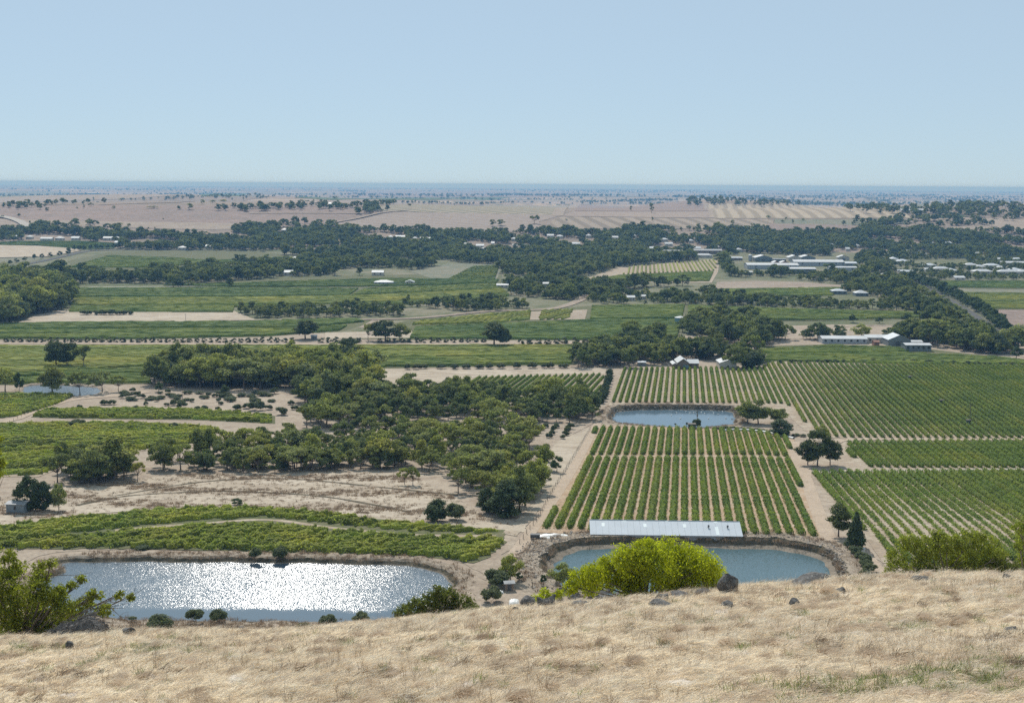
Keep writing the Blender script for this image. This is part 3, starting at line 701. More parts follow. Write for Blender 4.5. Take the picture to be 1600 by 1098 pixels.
# ------------------------------------------------------------------ plant prototypes
def tree_proto(name, H, leaf_mat, seed, form='gum', nclump=18, nleaf=95, lsize=.42, bark=None):
    """returns (trunk mesh, crown mesh), H metres tall, standing at the origin"""
    r = np.random.default_rng(seed); g = Geo(); c = Geo()
    cl = []
    if form == 'gum':
        cz, rx, rz = .55 * H, .43 * H, .38 * H
        for i in range(nclump):
            a = r.uniform(0, 2 * math.pi); u = r.uniform(-.9, 1); q = math.sqrt(max(0, 1 - u * u)) * r.uniform(.45, 1)
            cl.append((q * rx * math.cos(a) * r.uniform(.7, 1.2), q * rx * math.sin(a) * r.uniform(.7, 1.2), cz + u * rz * r.uniform(.6, 1), r.uniform(.13, .22) * H, r.uniform(.55, .8)))
    elif form == 'full':
        for i in range(nclump):
            a = r.uniform(0, 2 * math.pi); u = r.uniform(-1, 1); q = math.sqrt(max(0, 1 - u * u)) * .36 * H * r.uniform(.5, 1.05) * (1.1 - .35 * u)
            cl.append((q * math.cos(a), q * math.sin(a), H * (.50 + .39 * u), r.uniform(.12, .19) * H, .8))
    elif form == 'spread':
        for i in range(nclump):
            a = r.uniform(0, 2 * math.pi); q = math.sqrt(r.uniform(0, 1)) * .58 * H
            cl.append((q * math.cos(a), q * math.sin(a), H * (.86 - .42 * (q / (.58 * H)) ** 2 * r.uniform(.5, 1.2) - .12 * r.random()), r.uniform(.11, .19) * H, r.uniform(.5, .7)))
    elif form == 'tall':
        for i in range(nclump):
            u = r.uniform(0, 1); a = r.uniform(0, 2 * math.pi); q = .24 * H * math.sin(math.pi * (.15 + .75 * u)) * r.uniform(.3, 1.1)
            cl.append((q * math.cos(a), q * math.sin(a), H * (.34 + .6 * u), r.uniform(.09, .15) * H, r.uniform(.7, 1.0)))
    elif form == 'round':
        for i in range(nclump):
            a = r.uniform(0, 2 * math.pi); u = r.uniform(-.8, 1); q = math.sqrt(max(0, 1 - u * u)) * .34 * H * r.uniform(.55, 1)
            cl.append((q * math.cos(a), q * math.sin(a), H * (.56 + .33 * u), r.uniform(.13, .19) * H, .85))
    elif form == 'bush':
        for i in range(nclump):
            a = r.uniform(0, 2 * math.pi); u = r.uniform(-.25, 1); q = math.sqrt(max(0, 1 - max(u, 0) ** 2)) * .52 * H * r.uniform(.4, 1)
            cl.append((q * math.cos(a), q * math.sin(a), H * (.42 + .36 * u), r.uniform(.18, .3) * H, .85))
    elif form == 'cone':
        for i in range(nclump):
            u = (i + r.random()) / nclump; a = i * 2.4; q = .30 * H * (1 - u) ** .8 * r.uniform(.4, 1)
            cl.append((q * math.cos(a), q * math.sin(a), H * (.12 + .82 * u), H * (.05 + .12 * (1 - u)), .9))
    elif form == 'pine':
        for i in range(nclump):
            u = (i + r.random()) / nclump; a = i * 2.4; q = .33 * H * math.sin(math.pi * (.2 + .72 * u)) * r.uniform(.5, 1)
            cl.append((q * math.cos(a), q * math.sin(a), H * (.2 + .74 * u), H * r.uniform(.09, .14), .6))
    cl = np.array(cl)
    if form in ('gum', 'spread', 'full'):
        cl[:, :2] *= r.uniform(.8, 1.2, 2); cl[:, 0] += (cl[:, 2] - .5 * H) * r.normal(0, .14)
        cl = cl[r.random(len(cl)) > (.05 if form == 'full' else .14)]
    base = {'full': .25, 'gum': .34, 'spread': .3, 'tall': .3, 'round': .3, 'bush': .1, 'cone': .8, 'pine': .85}[form] * H
    tr = H * (.022 if form != 'bush' else .012)
    lean = r.normal(0, .03, 2) * H
    tp = [(0, 0, -.3), (lean[0] * .3, lean[1] * .3, base * .5), (lean[0], lean[1], base)]
    g.tube(tp, [tr * 1.35, tr, tr * .75], 6)
    for i in range(len(cl) if form in ('gum', 'spread') else min(len(cl), 6)):
        if nclump > 12 and i % 2 and form != 'spread': continue
        e = cl[i, :3]; s = np.array(tp[2]) if form not in ('cone', 'pine') else np.array([0, 0, e[2] * .9])
        m_ = s * .45 + e * .55 + np.array([0, 0, -.05 * H]) + r.normal(0, .02 * H, 3)
        g.tube([s, m_, e], [tr * .5, tr * .33, tr * .12], 4)
    for (x, y, z, rr, fl) in cl:
        n = max(4, int(nleaf * (rr / (.15 * H)) ** 1.3)); d = r.normal(size=(n, 3)); d /= np.linalg.norm(d, axis=1, keepdims=True)
        low = d[:, 2] < -.35; d[low, 2] *= r.uniform(.1, .8, low.sum())
        rad = rr * r.uniform(.45, 1.08, n)[:, None]
        P = np.array([x, y, z]) + d * rad * np.array([1, 1, fl])
        N_ = d * .8 + r.normal(0, .4, (n, 3)) + np.array([0, 0, .45])
        c.leaves(P, N_, lsize * r.uniform(.6, 1.25, n), .62, r)
    return g.mesh(name + '_trunk', [bark or M['bark']]), c.mesh(name + '_crown', [leaf_mat])

PROTO = {}
for i in range(7):
    PROTO.setdefault('gum', []).append(tree_proto('gum', 10, M['gum'], 100 + i, 'gum', 26, 150, .34))
for i in range(3):
    PROTO.setdefault('spread', []).append(tree_proto('spread', 10, M['gum'], 120 + i, 'spread', 22, 150, .34))
for i in range(2):
    PROTO.setdefault('tall', []).append(tree_proto('tall', 10, M['gum'], 140 + i, 'tall', 18, 160, .34))
for i in range(5):
    PROTO.setdefault('gumlow', []).append(tree_proto('gum_far', 10, M['gum'], 200 + i, ('gum', 'gum', 'spread', 'tall', 'round')[i], 16, 80, .50))
for i in range(3):
    PROTO.setdefault('round', []).append(tree_proto('round', 10, M['plane'], 220 + i, 'round', 15, 130, .42))
for i in range(3):
    PROTO.setdefault('olive', []).append(tree_proto('olive', 10, M['olive'], 240 + i, 'full', 13, 80, .6))
for i in range(4):
    PROTO.setdefault('shrub', []).append(tree_proto('shrub', 10, M['shrub'], 260 + i, 'bush', 14, 150, .6))
for i in range(2):
    PROTO.setdefault('cone', []).append(tree_proto('cone', 10, M['pine'], 280 + i, 'cone', 44, 170, .34))
    PROTO.setdefault('pine', []).append(tree_proto('pine', 10, M['pine'], 290 + i, 'pine', 30, 110, .46))
M['gumdark'] = foliage('dark_gum_leaves', [(.085, .105, .042), (.10, .12, .048), (.115, .13, .05)], .28, .5)
PROTO['darkgum'] = [tree_proto('dark_gum', 10, M['gumdark'], 320 + i, 'gum', 28, 150, .34) for i in range(4)]
PROTO['dark'] = [tree_proto('dark_tree', 10, M['pine'], 300 + i, 'full', 44, 140, .36) for i in range(3)]
PROTO['yellow'] = [tree_proto('yellow_tree', 10, M['yellowtree'], 310, 'round', 10, 40, .6)]

ALLPLANTS = []
def plant(kind, name, p, height, width=None, label=None, cat='tree', group=None, rz=None, idx=None):
    pr = PROTO[kind][random.randrange(len(PROTO[kind])) if idx is None else idx % len(PROTO[kind])]
    o = empty(name, p, label, cat, group, random.uniform(0, 6.28) if rz is None else rz)
    s = height / 10.0
    natural = {'darkgum': .95, 'gum': .95, 'spread': 1.35, 'tall': .62, 'gumlow': .95, 'round': .9, 'olive': .85, 'shrub': 1.25, 'cone': .7, 'pine': .75, 'dark': .95, 'yellow': .9}[kind]
    w = s * random.uniform(.82, 1.22) if width is None else width / (10.0 * natural)
    t = ob('trunk', pr[0], o); c = ob('crown', pr[1], o)
    for q in (t, c): q.scale = (w, w, s)
    ALLPLANTS.append(o)
    return o

def tp(kind, name, px, py, hpx, wpx=None, label=None, cat='tree', group=None, ymin=262, idx=None, sink=.15):
    """a plant standing where the photograph shows its foot, hpx/wpx: its size in the photograph"""
    p = at(px, py, ymin)
    p.z -= sink
    return plant(kind, name, p, metres(hpx, p.y) * (1.0 + .0), None if wpx is None else metres(wpx, p.y), label, cat, group, idx=idx)

# ------------------------------------------------------------------ vine rows
def vine_mesh(name, L, seed, w=2.0, h=1.8, dens=17, lsize=.30):
    r = np.random.default_rng(seed); g = Geo()
    n = max(3, int(L / 1.1)); y = np.linspace(0, L, n)
    ww = w * .36 * (1 + r.normal(0, .14, n)); hh = h * .85 * (1 + r.normal(0, .07, n)); ww[0] *= .5; ww[-1] *= .5; hh[0] *= .8; hh[-1] *= .8
    if L > 12:
        for q in r.uniform(2, L - 2, max(1, int(L / 28))): k_ = int(q / L * (n - 1)); hh[k_] *= .45; ww[k_] *= .5
    V = []
    for i in range(n):
        a, b = ww[i] * (1 + r.normal(0, .1)), ww[i] * (1 + r.normal(0, .1))
        V += [(-a * .7, y[i], -.3), (-a, y[i], hh[i] * .55), (-a * .45, y[i], hh[i]), (b * .45, y[i], hh[i]), (b, y[i], hh[i] * .55), (b * .7, y[i], -.3)]
    F = [(i * 6 + j, i * 6 + j + 1, (i + 1) * 6 + j + 1, (i + 1) * 6 + j) for i in range(n - 1) for j in range(5)]
    F += [(0, 1, 4, 5), (1, 2, 3, 4), ((n - 1) * 6, (n - 1) * 6 + 5, (n - 1) * 6 + 4, (n - 1) * 6 + 1), ((n - 1) * 6 + 1, (n - 1) * 6 + 4, (n - 1) * 6 + 3, (n - 1) * 6 + 2)]
    g.add(V, F)
    m = int(L * dens); ly = r.uniform(-.3, L + .3, m); a = r.uniform(-.35, math.pi + .35, m)
    gaps = r.uniform(0, L, max(1, int(L / 28)))
    keepl = (np.abs(ly[:, None] - gaps[None]) > .75).all(1) if L > 12 else np.ones(m, bool)
    lump = 1 + .16 * np.sin(ly * 2 * math.pi / 1.9 + r.uniform(0, 6)) + r.normal(0, .08, m)
    P = np.column_stack([np.cos(a) * w * .5 * lump, ly, np.maximum(.12, .30 * h + np.sin(a) * h * .66 * lump)])
    N_ = np.column_stack([np.cos(a), r.normal(0, .35, m), np.sin(a) + .3]) + r.normal(0, .4, (m, 3))
    g.leaves(P[keepl], N_[keepl], lsize * r.uniform(.6, 1.3, m)[keepl], .75, r)
    return g.mesh(name, [M['vine']])

VROW = {}
BUCK = [6, 9, 13, 19, 27, 38, 54, 76, 105, 140, 180]
def vine_row(a, b, label, group, wid=1.0, hei=1.0, fam=0):
    L = math.hypot(b[0] - a[0], b[1] - a[1])
    if L < 3: return
    bk = next((q for q in BUCK if q >= L), BUCK[-1]); v = random.randrange(2)
    key = (bk, v)
    if key not in VROW: VROW[key] = vine_mesh('vine_row', bk, 7000 + bk * 3 + v)
    flip = False
    za = float(hgt(a[0], a[1])); zb = float(hgt(b[0], b[1]))
    o = ob('vine_row', VROW[key], None, (a[0], a[1], za - .05))
    o.rotation_euler = Euler((math.atan2(zb - za, L), 0, math.atan2(b[1] - a[1], b[0] - a[0]) - math.pi / 2), 'XYZ')
    o.scale = (wid, L / bk, hei)
    return tag(o, label, 'vine row', group)

def clip_line(p, d, poly):
    ts = []
    for i in range(len(poly)):
        a = np.array(poly[i - 1]); b = np.array(poly[i]); e = b - a
        den = d[0] * e[1] - d[1] * e[0]
        if abs(den) < 1e-9: continue
        w = a - p; t = (w[0] * e[1] - w[1] * e[0]) / den; s = (w[0] * d[1] - w[1] * d[0]) / den
        if 0 <= s < 1: ts.append(t)
    ts.sort(); return [(ts[i], ts[i + 1]) for i in range(0, len(ts) - 1, 2)]

def row_lines(poly, d, spacing, origin):
    d = np.array(d, float); d /= np.linalg.norm(d); n = np.array([d[1], -d[0]])
    q = [(np.array(p) - origin) @ n for p in poly]; k0 = math.ceil(min(q) / spacing); k1 = math.floor(max(q) / spacing)
    out = []
    for k in range(k0, k1 + 1):
        p = np.array(origin) + n * spacing * k
        for t0, t1 in clip_line(p, d, poly): out.append((p + d * t0, p + d * t1))
    return out

def ruled_block(px, line_px, spacing, phrase, group, wid=1.0, hei=1.0, minlen=4.0):
    poly = [np.array(p) for p in gp(px)]
    a, b = (np.array(at(x, y, 262)[:2]) for x, y in line_px)
    rows = [(p, q) for p, q in row_lines(poly, b - a, spacing, a) if np.linalg.norm(q - p) > minlen]
    for i, (p, q) in enumerate(rows):
        vine_row(p, q, f'vine row, {ordinal(i + 1)} from the left in {phrase}', group, wid * random.uniform(.9, 1.08), hei * random.uniform(.93, 1.06))
    return len(rows)

nA = ruled_block([(851, 826), (914, 717), (1190, 717), (1238, 719), (1275, 838), (1161, 837), (1158, 834), (925, 834), (920, 827)], [(853, 826), (931, 671)], 3.2, 'the lower block behind the grey shed', 'vine rows behind the grey shed')
nA2 = ruled_block([(917, 711), (930, 671), (935, 669), (1080, 671), (1180, 674), (1238, 686), (1232, 714), (1190, 711)], [(853, 826), (931, 671)], 3.2, 'the upper block below the pale pond', 'vine rows below the pale pond')
nB = ruled_block([(954, 629), (974, 577), (1190, 575), (1204, 568), (1400, 569.5), (1640, 572), (1640, 685), (1328, 684), (1276, 682), (1258, 660), (1246, 640), (1225, 631), (1145, 630)], [(958, 629), (976.5, 577)], 3.2, 'the great block behind the pale pond', 'vine rows behind the pale pond', .80)
nC = ruled_block([(1326, 692), (1640, 690), (1640, 731.5), (1400, 731), (1352, 730), (1324, 706)], [(1326, 706), (1350, 731)], 3.05, 'the short block in the middle right', 'vine rows in the short right hand block')
nD = ruled_block([(1271, 739), (1640, 737), (1640, 870), (1500, 885), (1425, 880), (1374, 862)], [(1273, 739), (1372, 860)], 3.05, 'the front block at right', 'vine rows in the front right hand block')
nE = ruled_block([(695, 606), (748, 590), (944, 585), (934, 620), (700, 620)], [(893, 620), (926, 587)], 3.4, 'the slanting block behind the woodland', 'slanting vine rows behind the woodland', .85, .85)
print('ROWS', nA, nA2, nB, nC, nD, nE)

# vineyards too far or too matted to count their rows: joined leafy rows, one object each
def vineyard(px, az, spacing, label, mat='vinefar', seg=3.0, w=2.1, h=1.6, leaf=0.0, gap=.006, lsize=.35, dens=None, jit=0.0):
    poly = [np.array(p) for p in gp(px)]
    d = (math.sin(R(az)), math.cos(R(az))); g = Geo(); r = rng
    for p, q in row_lines(poly, d, spacing, np.array([0.0, 0.0])):
        L = np.linalg.norm(q - p)
        if L < seg * 1.5: continue
        n = max(3, int(L / seg)); s = np.linspace(0, 1, n)[:, None]; c = p + (q - p) * s
        nn = np.array([d[1], -d[0]])
        wob = r.normal(0, (.25 if leaf else .06) + jit, n)[:, None]
        c = c + nn * wob; z = hgt(c[:, 0], c[:, 1])
        ww = w * .5 * (1 + r.normal(0, .22 if leaf else .09, n)); hh = h * (1 + r.normal(0, .16 if leaf else .07, n)); hh[r.random(n) < gap] = .3
        A = np.column_stack([c - nn * ww[:, None], z - .2]); B = np.column_stack([c - nn * (ww * .6)[:, None], z + hh]); C_ = np.column_stack([c + nn * (ww * .6)[:, None], z + hh * (1 + r.normal(0, .06, n))]); D = np.column_stack([c + nn * ww[:, None], z - .2])
        V = np.stack([A, B, C_, D], 1).reshape(-1, 3)
        i = np.arange(n - 1)[:, None] * 4
        F = np.concatenate([np.column_stack([i, i + 4, i + 5, i + 1]), np.column_stack([i + 1, i + 5, i + 6, i + 2]), np.column_stack([i + 2, i + 6, i + 7, i + 3])])
        F = np.vstack([F, [(0, 1, 2, 3), (4 * n - 1, 4 * n - 2, 4 * n - 3, 4 * n - 4)]])
        if leaf > 0:
            m = int(L * leaf); u = r.uniform(0, 1, m); cc = p + (q - p) * u[:, None]; a = r.uniform(0, math.pi, m)
            wv = np.interp(u, s[:, 0], wob[:, 0]); hv = np.interp(u, s[:, 0], hh)
            off = np.cos(a) * w * .75 * r.uniform(.6, 1.35, m) + wv
            P = cc + nn * off[:, None]; zz = hgt(P[:, 0], P[:, 1])
            Pz = zz + np.maximum(.15, hv * (.25 + .95 * np.sin(a) * r.uniform(.7, 1.1, m)))
            N_ = np.column_stack([nn[0] * np.cos(a), nn[1] * np.cos(a), np.sin(a) + .4]) + r.normal(0, .5, (m, 3))
            g.leaves(np.column_stack([P, Pz]), N_, lsize * r.uniform(.6, 1.4, m), .75, r)
        else:
            g.add(V, F); continue
        g.add(V, F)
    if g.n == 0: return
    return tag(ob('vineyard', g.mesh('vineyard', [M[mat]])), label, 'vineyard', kind='stuff')

vineyard([(-60, 856), (-60, 834), (60, 818), (160, 808), (260, 798), (380, 795), (500, 803), (540, 807), (420, 807), (330, 811.5), (180, 824), (100, 835)], 62, 2.6, 'near vineyard of sprawling leafy vines along the paddock edge', 'vinenear', 1.2, 1.7, 1.35, leaf=20, jit=.3, gap=.1, lsize=.27)
vineyard([(-60, 857), (100, 842), (180, 834), (330, 822.5), (400, 820), (520, 831), (640, 841), (770, 842), (785, 848), (762, 866), (730, 878), (690, 870), (560, 866), (400, 860), (200, 855)], 62, 2.5, 'near vineyard of sprawling leafy vines above the large pond', 'vinenear', 1.2, 1.75, 1.35, leaf=21, jit=.3, gap=.07, lsize=.27)
vineyard([(420, 807), (540, 807), (620, 816), (700, 824), (786, 830), (784, 834), (640, 830), (520, 819)], 68, 2.8, 'near vineyard strip of thinner vines below the round dark bush', 'vinenear', 1.2, 1.5, 1.2, leaf=14, jit=.3, gap=.2, lsize=.27)
vineyard([(-60, 658), (-60, 617), (60, 617), (115, 619), (88, 632), (28, 650)], 75, 2.8, 'small green vineyard below the small glinting pond', 'vinenear', 1.5, 1.6, 1.6, leaf=7)
vineyard([(50, 651), (72, 641), (200, 639), (330, 643), (425, 651), (425, 661), (300, 655), (100, 653)], 84, 2.8, 'narrow strip of vines between two bands of straw', 'vinenear', 1.5, 1.6, 1.5, leaf=7, gap=.08)
vineyard([(-60, 700), (-60, 665), (80, 663), (200, 662), (330, 669), (340, 688), (220, 703), (140, 696), (60, 694)], 80, 2.8, 'leafy upper part of the slanting left vineyard', 'vinenear', 1.5, 1.6, 1.5, leaf=7, gap=.05)
vineyard([(-60, 742), (-60, 700), (60, 695), (140, 697), (215, 705), (120, 721), (60, 743)], 66, 3.4, 'thin slanting vine rows at the left edge', 'vinenear', 1.5, 1.3, 1.3, leaf=6, gap=.1)
vineyard([(-60, 591), (-60, 573), (-40, 542), (240, 541.5), (600, 541), (928, 541), (898, 556), (590, 560), (235, 572)], 89, 3.0, 'upper yellow green band of the long vineyard below the olive row', 'vineyel', 3)
vineyard([(-60, 591), (235, 576), (590, 562), (898, 557), (892, 569), (590, 574), (235, 583)], 89, 3.0, 'lower green band of the long vineyard below the olive row', 'vinefar', 3)
vineyard([(-40, 601), (60, 600), (236, 598), (230, 585), (-40, 595)], 86, 3.0, 'vine strip behind the small glinting pond', 'vinefar', 3)
vineyard([(-40, 529), (-40, 518), (250, 515), (480, 514), (545, 508), (530, 517), (420, 525), (200, 530)], 86, 3.0, 'lower half of the wide vineyard above the olive row', 'vinefar', 4)
vineyard([(-40, 516), (-40, 508.5), (90, 505), (365, 503.5), (555, 499), (570, 503), (480, 512), (250, 513)], 86, 3.0, 'upper half of the wide vineyard above the olive row', 'vinedark', 4)
vineyard([(108, 488), (112, 479), (500, 478), (650, 471), (795, 459), (795, 463), (650, 475.5), (366, 480), (364, 488)], 86, 3.0, 'lowest band of the wide mid valley vineyard', 'vinefar', 4)
vineyard([(112, 477.5), (116, 466), (350, 466), (560, 463), (785, 452), (793, 458), (650, 470), (500, 476)], 86, 3.0, 'yellow green band of the wide mid valley vineyard', 'vineyel', 4)
vineyard([(117, 464), (122, 451), (350, 450.5), (560, 452), (545, 462), (350, 464.5)], 80, 3.0, 'dark upper band of the wide mid valley vineyard', 'vinedark', 4)
vineyard([(550, 462), (570, 452), (775, 444), (783, 451)], 40, 3.4, 'upper right part of the wide mid valley vineyard', 'vinefar', 4)
vineyard([(640, 508), (660, 502), (828, 486), (826, 500), (760, 506)], 33, 5.0, 'short slanting vine rows in front of the straw lane', 'vineyel', 3, 2.4, 1.7)
vineyard([(848, 486), (895, 484), (888, 499), (842, 500)], 20, 5.0, 'few vine rows beside the bare pale strip', 'vineyel', 3, 2.2, 1.7)
vineyard([(640, 529), (650, 512), (760, 508), (925, 501), (1065, 500), (1058, 526), (900, 531)], 87, 3.0, 'dark green mid valley vineyard behind the round tree', 'vinedark', 4)
vineyard([(922, 499), (925, 479), (1070, 477), (1065, 498)], 87, 3.0, 'green vineyard below the dark treeline', 'vinefar', 4)
vineyard([(1075, 490), (1075, 478), (1200, 483), (1430, 489), (1448, 497), (1250, 501), (1130, 499)], 92, 3.0, 'green vineyard in front of the narrow pond', 'vinefar', 4)
vineyard([(1120, 465), (1120, 453), (1318, 450), (1300, 462)], 91, 3.2, 'small vineyard between the bare paddock and the treeline', 'vinefar', 4)
vineyard([(1185, 548), (1300, 541), (1400, 544), (1440, 546), (1400, 552), (1200, 553)], 91, 3.0, 'upper vine strip in front of the long metal sheds', 'vinefar', 3)
vineyard([(1195, 564), (1200, 555), (1410, 553), (1555, 559), (1640, 570), (1400, 569)], 91, 3.0, 'lower vine strip along the shrub hedge', 'vinefar', 3)
vineyard([(1442, 440.5), (1640, 440), (1640, 451), (1472, 449)], 91, 3.2, 'dark green vineyard beyond the tree avenue', 'vinedark', 4)
vineyard([(1484, 458), (1640, 460), (1640, 483), (1537, 482)], 91, 3.2, 'yellow green vineyard beyond the tree avenue', 'vineyel', 4)
vineyard([(-40, 382), (30, 378), (130, 378), (188, 381), (172, 388), (120, 389), (60, 384)], 92, 4, 'green vineyard strip in front of the far left houses', 'vinedark', 6, 2, 1.8)
vineyard([(110, 418), (170, 400), (280, 404), (330, 408), (455, 402), (430, 408), (320, 412), (230, 419)], 90, 4, 'green vineyard behind the left woodland', 'vinefar', 5, 2, 1.8)
vineyard([(250, 447), (480, 440), (600, 436), (700, 437), (780, 438), (775, 443), (600, 448), (400, 449)], 88, 4, 'green vineyard in front of the far wood', 'vinedark', 5, 2, 1.8)
vineyard([(700, 437), (740, 417), (780, 415), (772, 438)], 20, 5, 'small vineyard patch at the edge of the far wood', 'vinefar', 5, 2, 1.8)
vineyard([(974, 429), (985, 417), (1120, 406), (1118, 423), (1040, 426)], 6, 5.5, 'ruled vine rows on the rise before the winery', 'vineyel', 4, 2.6, 1.8)
vineyard([(905, 441), (970, 431), (1040, 428), (1115, 425), (1108, 440)], 88, 4, 'bright green vineyard below the ruled rise', 'vinefar', 5, 2, 1.8)
# ------------------------------------------------------------------ buildings
M['roofw'] = plain('white_metal_roof', (.50, .51, .52), .6, .0, .12, .25)
M['roofz'] = plain('zinc_roof', (.48, .51, .54), .6, .0, .10, .3)
M['roofg'] = plain('grey_roof', (.28, .29, .30), .6, 0, .15, .3)
M['roofr'] = plain('rust_red_roof', (.26, .13, .09), .8, 0, .2, .3)
M['wallc'] = plain('cream_wall', (.48, .44, .38), .8, 0, .12, .4)
M['wallg'] = plain('grey_green_wall', (.17, .19, .19), .7, 0, .12, .4)
M['wallb'] = plain('brown_wall', (.22, .17, .13), .8, 0, .15, .4)
M['wallz'] = plain('galvanised_wall', (.36, .38, .40), .6, 0, .12, .6, (4, 4, .3))
M['glass'] = plain('window_glass', (.03, .035, .04), .15, 0, .1, 1)
M['door'] = plain('dark_door', (.08, .085, .09), .6, 0, .15, 1)
M['skyl'] = plain('skylight_panel', (.72, .78, .78), .35, 0, .05, 1)
M['blue'] = plain('blue_door', (.16, .27, .33), .6, 0, .1, 1)
BUILDINGS = []
def building(name, p, w, d, eave, rise, label, cat, roof='roofw', wall='wallc', rz=0.0, gable='x', hip=False, group=None, windows=3, door=None, over=.35, verandah=False):
    """gable 'x': the ridge runs along the width (x); 'y': along the depth"""
    o = empty(name, p, label, cat, group, rz)
    g = Geo(); x, y = w / 2, d / 2
    if gable == 'x' and not hip:
        g.add([(-x, -y, -.6), (x, -y, -.6), (x, y, -.6), (-x, y, -.6), (-x, -y, eave), (x, -y, eave), (x, y, eave), (-x, y, eave), (-x, 0, eave + rise - .06), (x, 0, eave + rise - .06)],
              [(0, 1, 5, 4), (2, 3, 7, 6), (1, 2, 6, 5), (3, 0, 4, 7)], [(5, 6, 9), (7, 4, 8)])
    elif not hip:
        g.add([(-x, -y, -.6), (x, -y, -.6), (x, y, -.6), (-x, y, -.6), (-x, -y, eave), (x, -y, eave), (x, y, eave), (-x, y, eave), (0, -y, eave + rise - .06), (0, y, eave + rise - .06)],
              [(0, 1, 5, 4), (2, 3, 7, 6), (1, 2, 6, 5), (3, 0, 4, 7)], [(4, 5, 8), (6, 7, 9)])
    else:
        g.box(-x, x, -y, y, -.6, eave)
    ob('wall', g.mesh('wall', [M[wall]]), o)
    r = Geo(); X, Y = x + over, y + over; e = eave - .02; t = eave + rise; k = .14
    if hip:
        rx = max(0, X - Y)
        if X < Y: ring = [(0, -(Y - X)), (0, Y - X)]
        else: ring = [(-rx, 0), (rx, 0)]
        r.add([(-X, -Y, e), (X, -Y, e), (X, Y, e), (-X, Y, e), (*ring[0], t), (*ring[1], t)],
              [(0, 1, 5, 4), (2, 3, 4, 5), (0, 3, 2, 1)] if X >= Y else [(1, 2, 5, 4), (3, 0, 4, 5), (0, 3, 2, 1)], [(1, 2, 5), (3, 0, 4)] if X >= Y else [(0, 1, 4), (2, 3, 5)])
    elif gable == 'x':
        r.add([(-X, -Y, e), (X, -Y, e), (X, 0, t), (-X, 0, t), (X, Y, e), (-X, Y, e), (-X, -Y, e - k), (X, -Y, e - k), (X, 0, t - k), (-X, 0, t - k), (X, Y, e - k), (-X, Y, e - k)],
              [(0, 1, 2, 3), (3, 2, 4, 5), (7, 6, 9, 8), (8, 9, 11, 10), (0, 6, 7, 1), (4, 10, 11, 5), (1, 7, 8, 2), (2, 8, 10, 4), (3, 9, 6, 0), (5, 11, 9, 3)])
    else:
        r.add([(-X, -Y, e), (-X, Y, e), (0, Y, t), (0, -Y, t), (X, Y, e), (X, -Y, e), (-X, -Y, e - k), (-X, Y, e - k), (0, Y, t - k), (0, -Y, t - k), (X, Y, e - k), (X, -Y, e - k)],
              [(1, 0, 3, 2), (2, 3, 5, 4), (6, 7, 8, 9), (9, 8, 10, 11), (6, 0, 1, 7), (10, 4, 5, 11), (0, 6, 9, 3), (3, 9, 11, 5), (7, 1, 2, 8), (8, 2, 4, 10)])
    ob('roof', r.mesh('roof', [M[roof]]), o)
    for i in range(windows):
        wx = -x + w * (i + .5) / windows; q = Geo()
        q.box(wx - min(.7, w * .06), wx + min(.7, w * .06), -y - .05, -y + .1, eave * .4, eave * .78)
        ob('window', q.mesh('window', [M['glass']]), o)
    if door:
        q = Geo(); q.box(door[0] - door[1] / 2, door[0] + door[1] / 2, -y - .06, -y + .1, -.3, door[2])
        ob('door', q.mesh('door', [M[door[3] if len(door) > 3 else 'door']]), o)
    if verandah:
        q = Geo(); q.add([(-X, -Y, e - .25), (X, -Y, e - .25), (X, -Y - 2.4, e - .75), (-X, -Y - 2.4, e - .75), (-X, -Y, e - .33), (X, -Y, e - .33), (X, -Y - 2.4, e - .83), (-X, -Y - 2.4, e - .83)], [(0, 3, 2, 1), (4, 5, 6, 7), (2, 3, 7, 6), (0, 4, 7, 3), (1, 2, 6, 5)])
        ob('verandah_roof', q.mesh('verandah_roof', [M[roof]]), o)
    BUILDINGS.append((p, w, d)); return o

def bp(name, px, py, wpx, dm, eave, rise, label, cat='house', sink=0.0, ymin=262, **k):
    p = at(px, py, ymin); p.z -= sink
    w = metres(wpx, p.y); p = p + Vector((0, dm / 2 if not k.get('mid') else 0, 0)); k.pop('mid', None)
    p.z = float(hgt(p.x, p.y)) - sink
    return building(name, p, w, dm, eave, rise, label, cat, **k)

